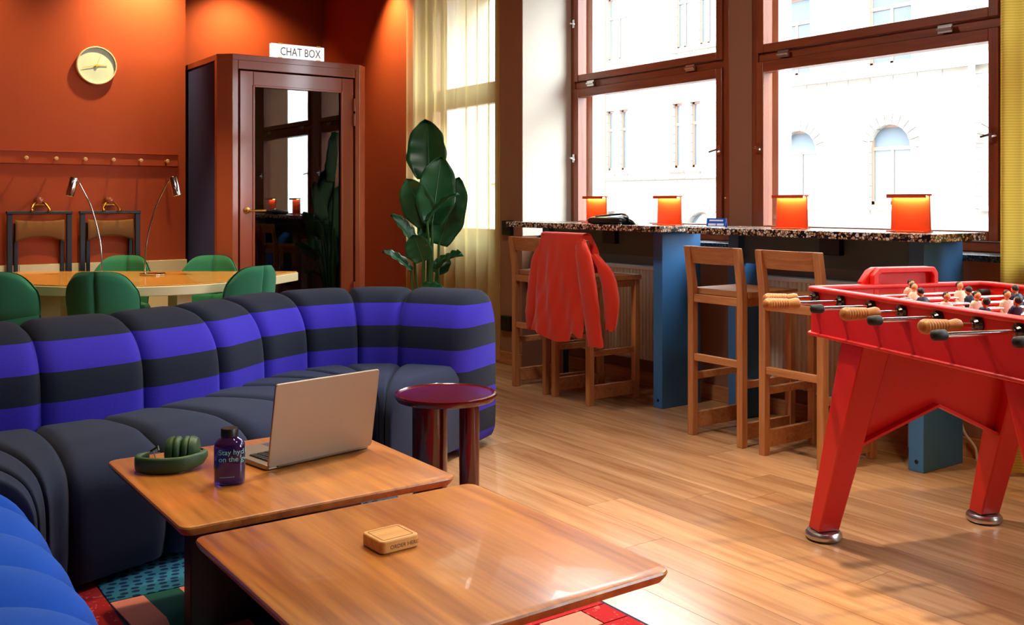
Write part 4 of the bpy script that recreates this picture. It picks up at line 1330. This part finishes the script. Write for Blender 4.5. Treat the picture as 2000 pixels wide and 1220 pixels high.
def desk_lamp(x, y, s, label):
    p = dloc(x, y)
    t = empty('desk_lamp', (p[0], p[1], .70), -YAW)
    tag(t, label, 'lamp', 'chrome reading lamps on the meeting table')
    MB().lathe([(.08, 0), (.085, .003), (.085, .010), (.078, .014), (.02, .016)], (s * .055, 0, 0), seg=32).build('base', 'chrome', t, smooth=40)
    P = catmull([(-s * .01 * 0, 0, .012), (s * .012, 0, .22), (s * .07, 0, .45), (s * .14, 0, .60), (s * .165, 0, .645)], 6)
    MB().tube(P, .0055, 10).build('stem', 'chrome', t, smooth=60)
    MB().tube([(s * .165, 0, .645), (s * .185, 0, .652)], .008, 10).build('joint', 'chrome', t)
    hd = MB().lathe([(.024, -.065), (.027, -.062), (.027, .062), (.024, .066)], seg=24).lathe([(.022, -.066), (.01, -.06)], seg=16).build('lamp_head', 'chrome', t, smooth=40)
    hd.location = (s * .205, 0, .60); hd.rotation_euler = (0, math.radians(-14 * s), 0)
desk_lamp(.04, .23, 1, 'curved chrome reading lamp leaning right, in front of the orange wall corner')
desk_lamp(-.25, .23, -1, 'curved chrome reading lamp leaning left, rising behind the middle green chair')

# ------------------------------------------------------------------ on the coat-rack wall
rk = empty('coat_rack', (1.6, 7.95, 1.525)); tag(rk, 'long orange wall board with a row of pale wooden pegs', 'coat rack')
MB().box(-3.0, -.022, -.046, .735, 0, .044).build('board', 'orange', rk, bevel=.002)
MB().box(-3.0, -.032, .044, .735, 0, .05).build('ledge', 'orange', rk, bevel=.001)
x = 2.235
while x > -1.0:
    MB().lathe([(.007, 0), (.008, -.045), (.014, -.055), (.0155, -.063), (.010, -.069)], (x - 1.6, -.022, -.008), 'Y', 14).build('peg', 'peg', rk, smooth=40)
    x -= .202
ck = empty('wall_clock', (1.72, 7.95, 2.236)); tag(ck, 'round mint wall clock with yellow hands on the orange wall', 'clock')
MB().lathe([(.137, 0), (.145, -.004), (.145, -.036), (.142, -.040), (.137, -.040), (.135, -.035), (.135, -.022)], (0, 0, 0), 'Y', 48).build('rim', 'clockrim', ck, smooth=40)
MB().lathe([(.133, -.018), (.133, -.024), (.002, -.0245)], (0, 0, 0), 'Y', 48).build('face', 'clockface', ck, smooth=40)
def hand(ang, l, w, y):
    a = math.radians(ang); d = Vector((math.sin(a), 0, math.cos(a))); s = Vector((math.cos(a), 0, -math.sin(a)))
    q = [d * -.02 - s * w, d * -.02 + s * w, d * l + s * w * .7, d * l - s * w * .7]
    MB().hexa([(p.x, y, p.z) for p in q], [(p.x, y - .002, p.z) for p in q]).build('hand', 'yellow', ck, smooth=0)
hand(87, .075, .0035, -.027); hand(257, .105, .003, -.030); hand(20, .085, .0012, -.033)
MB().lathe([(.010, -.024), (.010, -.036), (.004, -.037)], (0, 0, 0), 'Y', 14).build('hub', 'yellow', ck)

def folding(xc, label):
    t = empty('folding_chair', (xc, 7.95, .30)); tag(t, label, 'folding chair', 'folding chairs hung on the orange wall')
    hw = .20
    for s in (-1, 1):
        MB().box(s * hw - .018, -.075, .0, s * hw + .018, -.045, .805).build('outer_leg', 'folding', t, bevel=.004)
        MB().box(s * .155 - .014, -.044, -.02, s * .155 + .014, -.02, .74).build('inner_leg', 'folding', t, bevel=.004)
        MB().ball((s * hw, -.082, .30), .012, 10, 6).build('pivot', 'steel', t)
    MB().box(-hw - .022, -.082, .805, hw + .022, -.035, .828).build('top_bar', 'folding', t, bevel=.004)
    MB().box(-.14, -.044, .10, .14, -.02, .13).build('cross_bar', 'folding', t, bevel=.003)
    def cv(u, v):
        x = -.165 + .33 * u
        sag = .035 * (1 - (2 * u - 1) ** 2)
        return x, -.078 - .012 * math.sin(PI * v), .60 + sag * 1.1 * (1 - v) + (.765 - .60) * v - .012 * v * (1 - (2 * u - 1) ** 2)
    b = MB().grid(cv, 14, 8).build('sling_back', 'canvas', t, smooth=80)
    md = b.modifiers.new('thickness', 'SOLIDIFY'); md.thickness = .006
    return t
folding(1.318, 'folded navy chair with brown canvas back hung on the wall, left of the two')
folding(1.811, 'folded navy chair with brown canvas back hung on the wall, nearer the booth')
for xc, lb in ((1.318, 'brass wall hook above the left folding chair'), (1.811, 'brass wall hook above the right folding chair')):
    t = empty('wall_hook', (xc, 7.95, 1.17)); tag(t, lb, 'hook', 'brass hooks holding the folding chairs')
    MB().lathe([(.03, 0), (.03, -.008), (.012, -.014), (.010, -.05), (.022, -.058), (.024, -.07), (.012, -.078)], (0, 0, .035), 'Y', 18).build('knob', 'booth', t, smooth=40)
    for s in (-1, 1):
        MB().tube(catmull([(0, -.03, .02), (s * .03, -.06, .015), (s * .055, -.085, -.02), (s * .058, -.10, -.035)], 5), .008, 8).build('arm', 'brass', t)
        MB().ball((s * .058, -.105, -.036), .014, 12, 8).build('ball_end', 'brass', t)
    MB().hexa([(-.05, -.012, .0), (.05, -.012, .0), (.05, 0, .0), (-.05, 0, .0)], [(-.025, -.012, .03), (.025, -.012, .03), (.025, 0, .03), (-.025, 0, .03)]).build('plate', 'brass', t)

# ------------------------------------------------------------------ ceiling spotlights (above the frame)
def spot(pos, target, power, size, blend, label, color=(1.0, .74, .32), rad=.04):
    t = empty('ceiling_spotlight', (pos[0], pos[1], H)); tag(t, label, 'spotlight', 'ceiling spotlights')
    d = Vector(target) - Vector(pos)
    q = d.to_track_quat('-Z', 'Y')
    MB().lathe([(.05, -.015), (.05, 0)], seg=20).build('ceiling_plate', 'black', t)
    MB().tube([(0, 0, -.012), (0, 0, pos[2] - H + .02)], .008, 8).build('rod', 'black', t)
    hmb = MB().lathe([(.030, .14), (.045, .13), (.05, 0), (.046, 0), (.040, .02), (.02, .1)], seg=24)
    h = hmb.build('housing', 'black', t, smooth=40)
    h.location = (0, 0, pos[2] - H); h.rotation_euler = q.to_euler()
    ld = bpy.data.lights.new('spot_lamp', 'SPOT')
    ld.energy = power; ld.spot_size = math.radians(size); ld.spot_blend = blend; ld.color = color; ld.shadow_soft_size = rad
    lo = bpy.data.objects.new('spot_lamp', ld); COL.objects.link(lo)
    lo.parent = t
    lo.location = (0, 0, pos[2] - H); lo.rotation_euler = q.to_euler()
    lo.location = Vector((0, 0, pos[2] - H)) + d.normalized() * .02
spot((2.12, 7.55, 3.22), (2.0, 7.95, 2.6), 135, 92, 1, 'warm spotlight above the wall clock')
spot((.75, 7.45, 3.2), (.75, 7.95, 1.9), 40, 100, 1, 'warm spotlight above the left end of the coat rack')
spot((3.15, 8.75, 3.25), (3.25, 9.2, 2.3), 75, 120, 1, 'warm spotlight above the phone booth roof')
spot((3.86, 7.62, 3.25), (4.15, 7.62, 2.4), 130, 84, 1, 'warm spotlight in the corner by the sheer curtain')
spot((1.7, 6.6, 3.2), (1.65, 6.6, .7), 230, 75, .7, 'warm spotlight over the meeting table')
spot((1.0, 3.9, 3.2), (1.1, 2.6, .4), 120, 62, .7, 'warm spotlight over the rear coffee table')
spot((1.6, 2.6, 3.2), (1.1, 1.8, .4), 55, 60, .7, 'warm spotlight over the foreground coffee table')
spot((2.7, 1.4, 3.2), (2.75, 1.5, 0), 160, 70, .7, 'warm spotlight over the table football')

spot((2.5, 3.0, 3.25), (2.4, 2.6, 0), 280, 76, 1, 'added neutral fill spot over the open floor between sofa and table football', (1.0, .92, .83))  # added spot standing in for the daylight sheen on the boards

def ceiling_fill(x, y, power, label):  # unseen overhead discs added as fill to brighten the interior
    t = empty('fill_light', (x, y, H)); tag(t, label, 'fill light', 'added overhead fill lights')
    MB().lathe([(.26, 0), (.28, -.02), (.28, -.05), (.27, -.055)], seg=40).build('housing', 'white', t, smooth=40)
    d = bpy.data.lights.new('fill_disk', 'AREA'); d.shape = 'DISK'; d.size = .5; d.energy = power; d.color = (1.0, .93, .84)
    o = bpy.data.objects.new('fill_disk', d); COL.objects.link(o); o.parent = t; o.location = (0, 0, -.06)
ceiling_fill(2.2, 3.9, 30, 'unseen fill light added above the bar stools')
ceiling_fill(2.2, .6, 14, 'unseen fill light added in front of the table football')
ceiling_fill(-.6, 2.2, 5, 'unseen fill light added above the blue sofa')
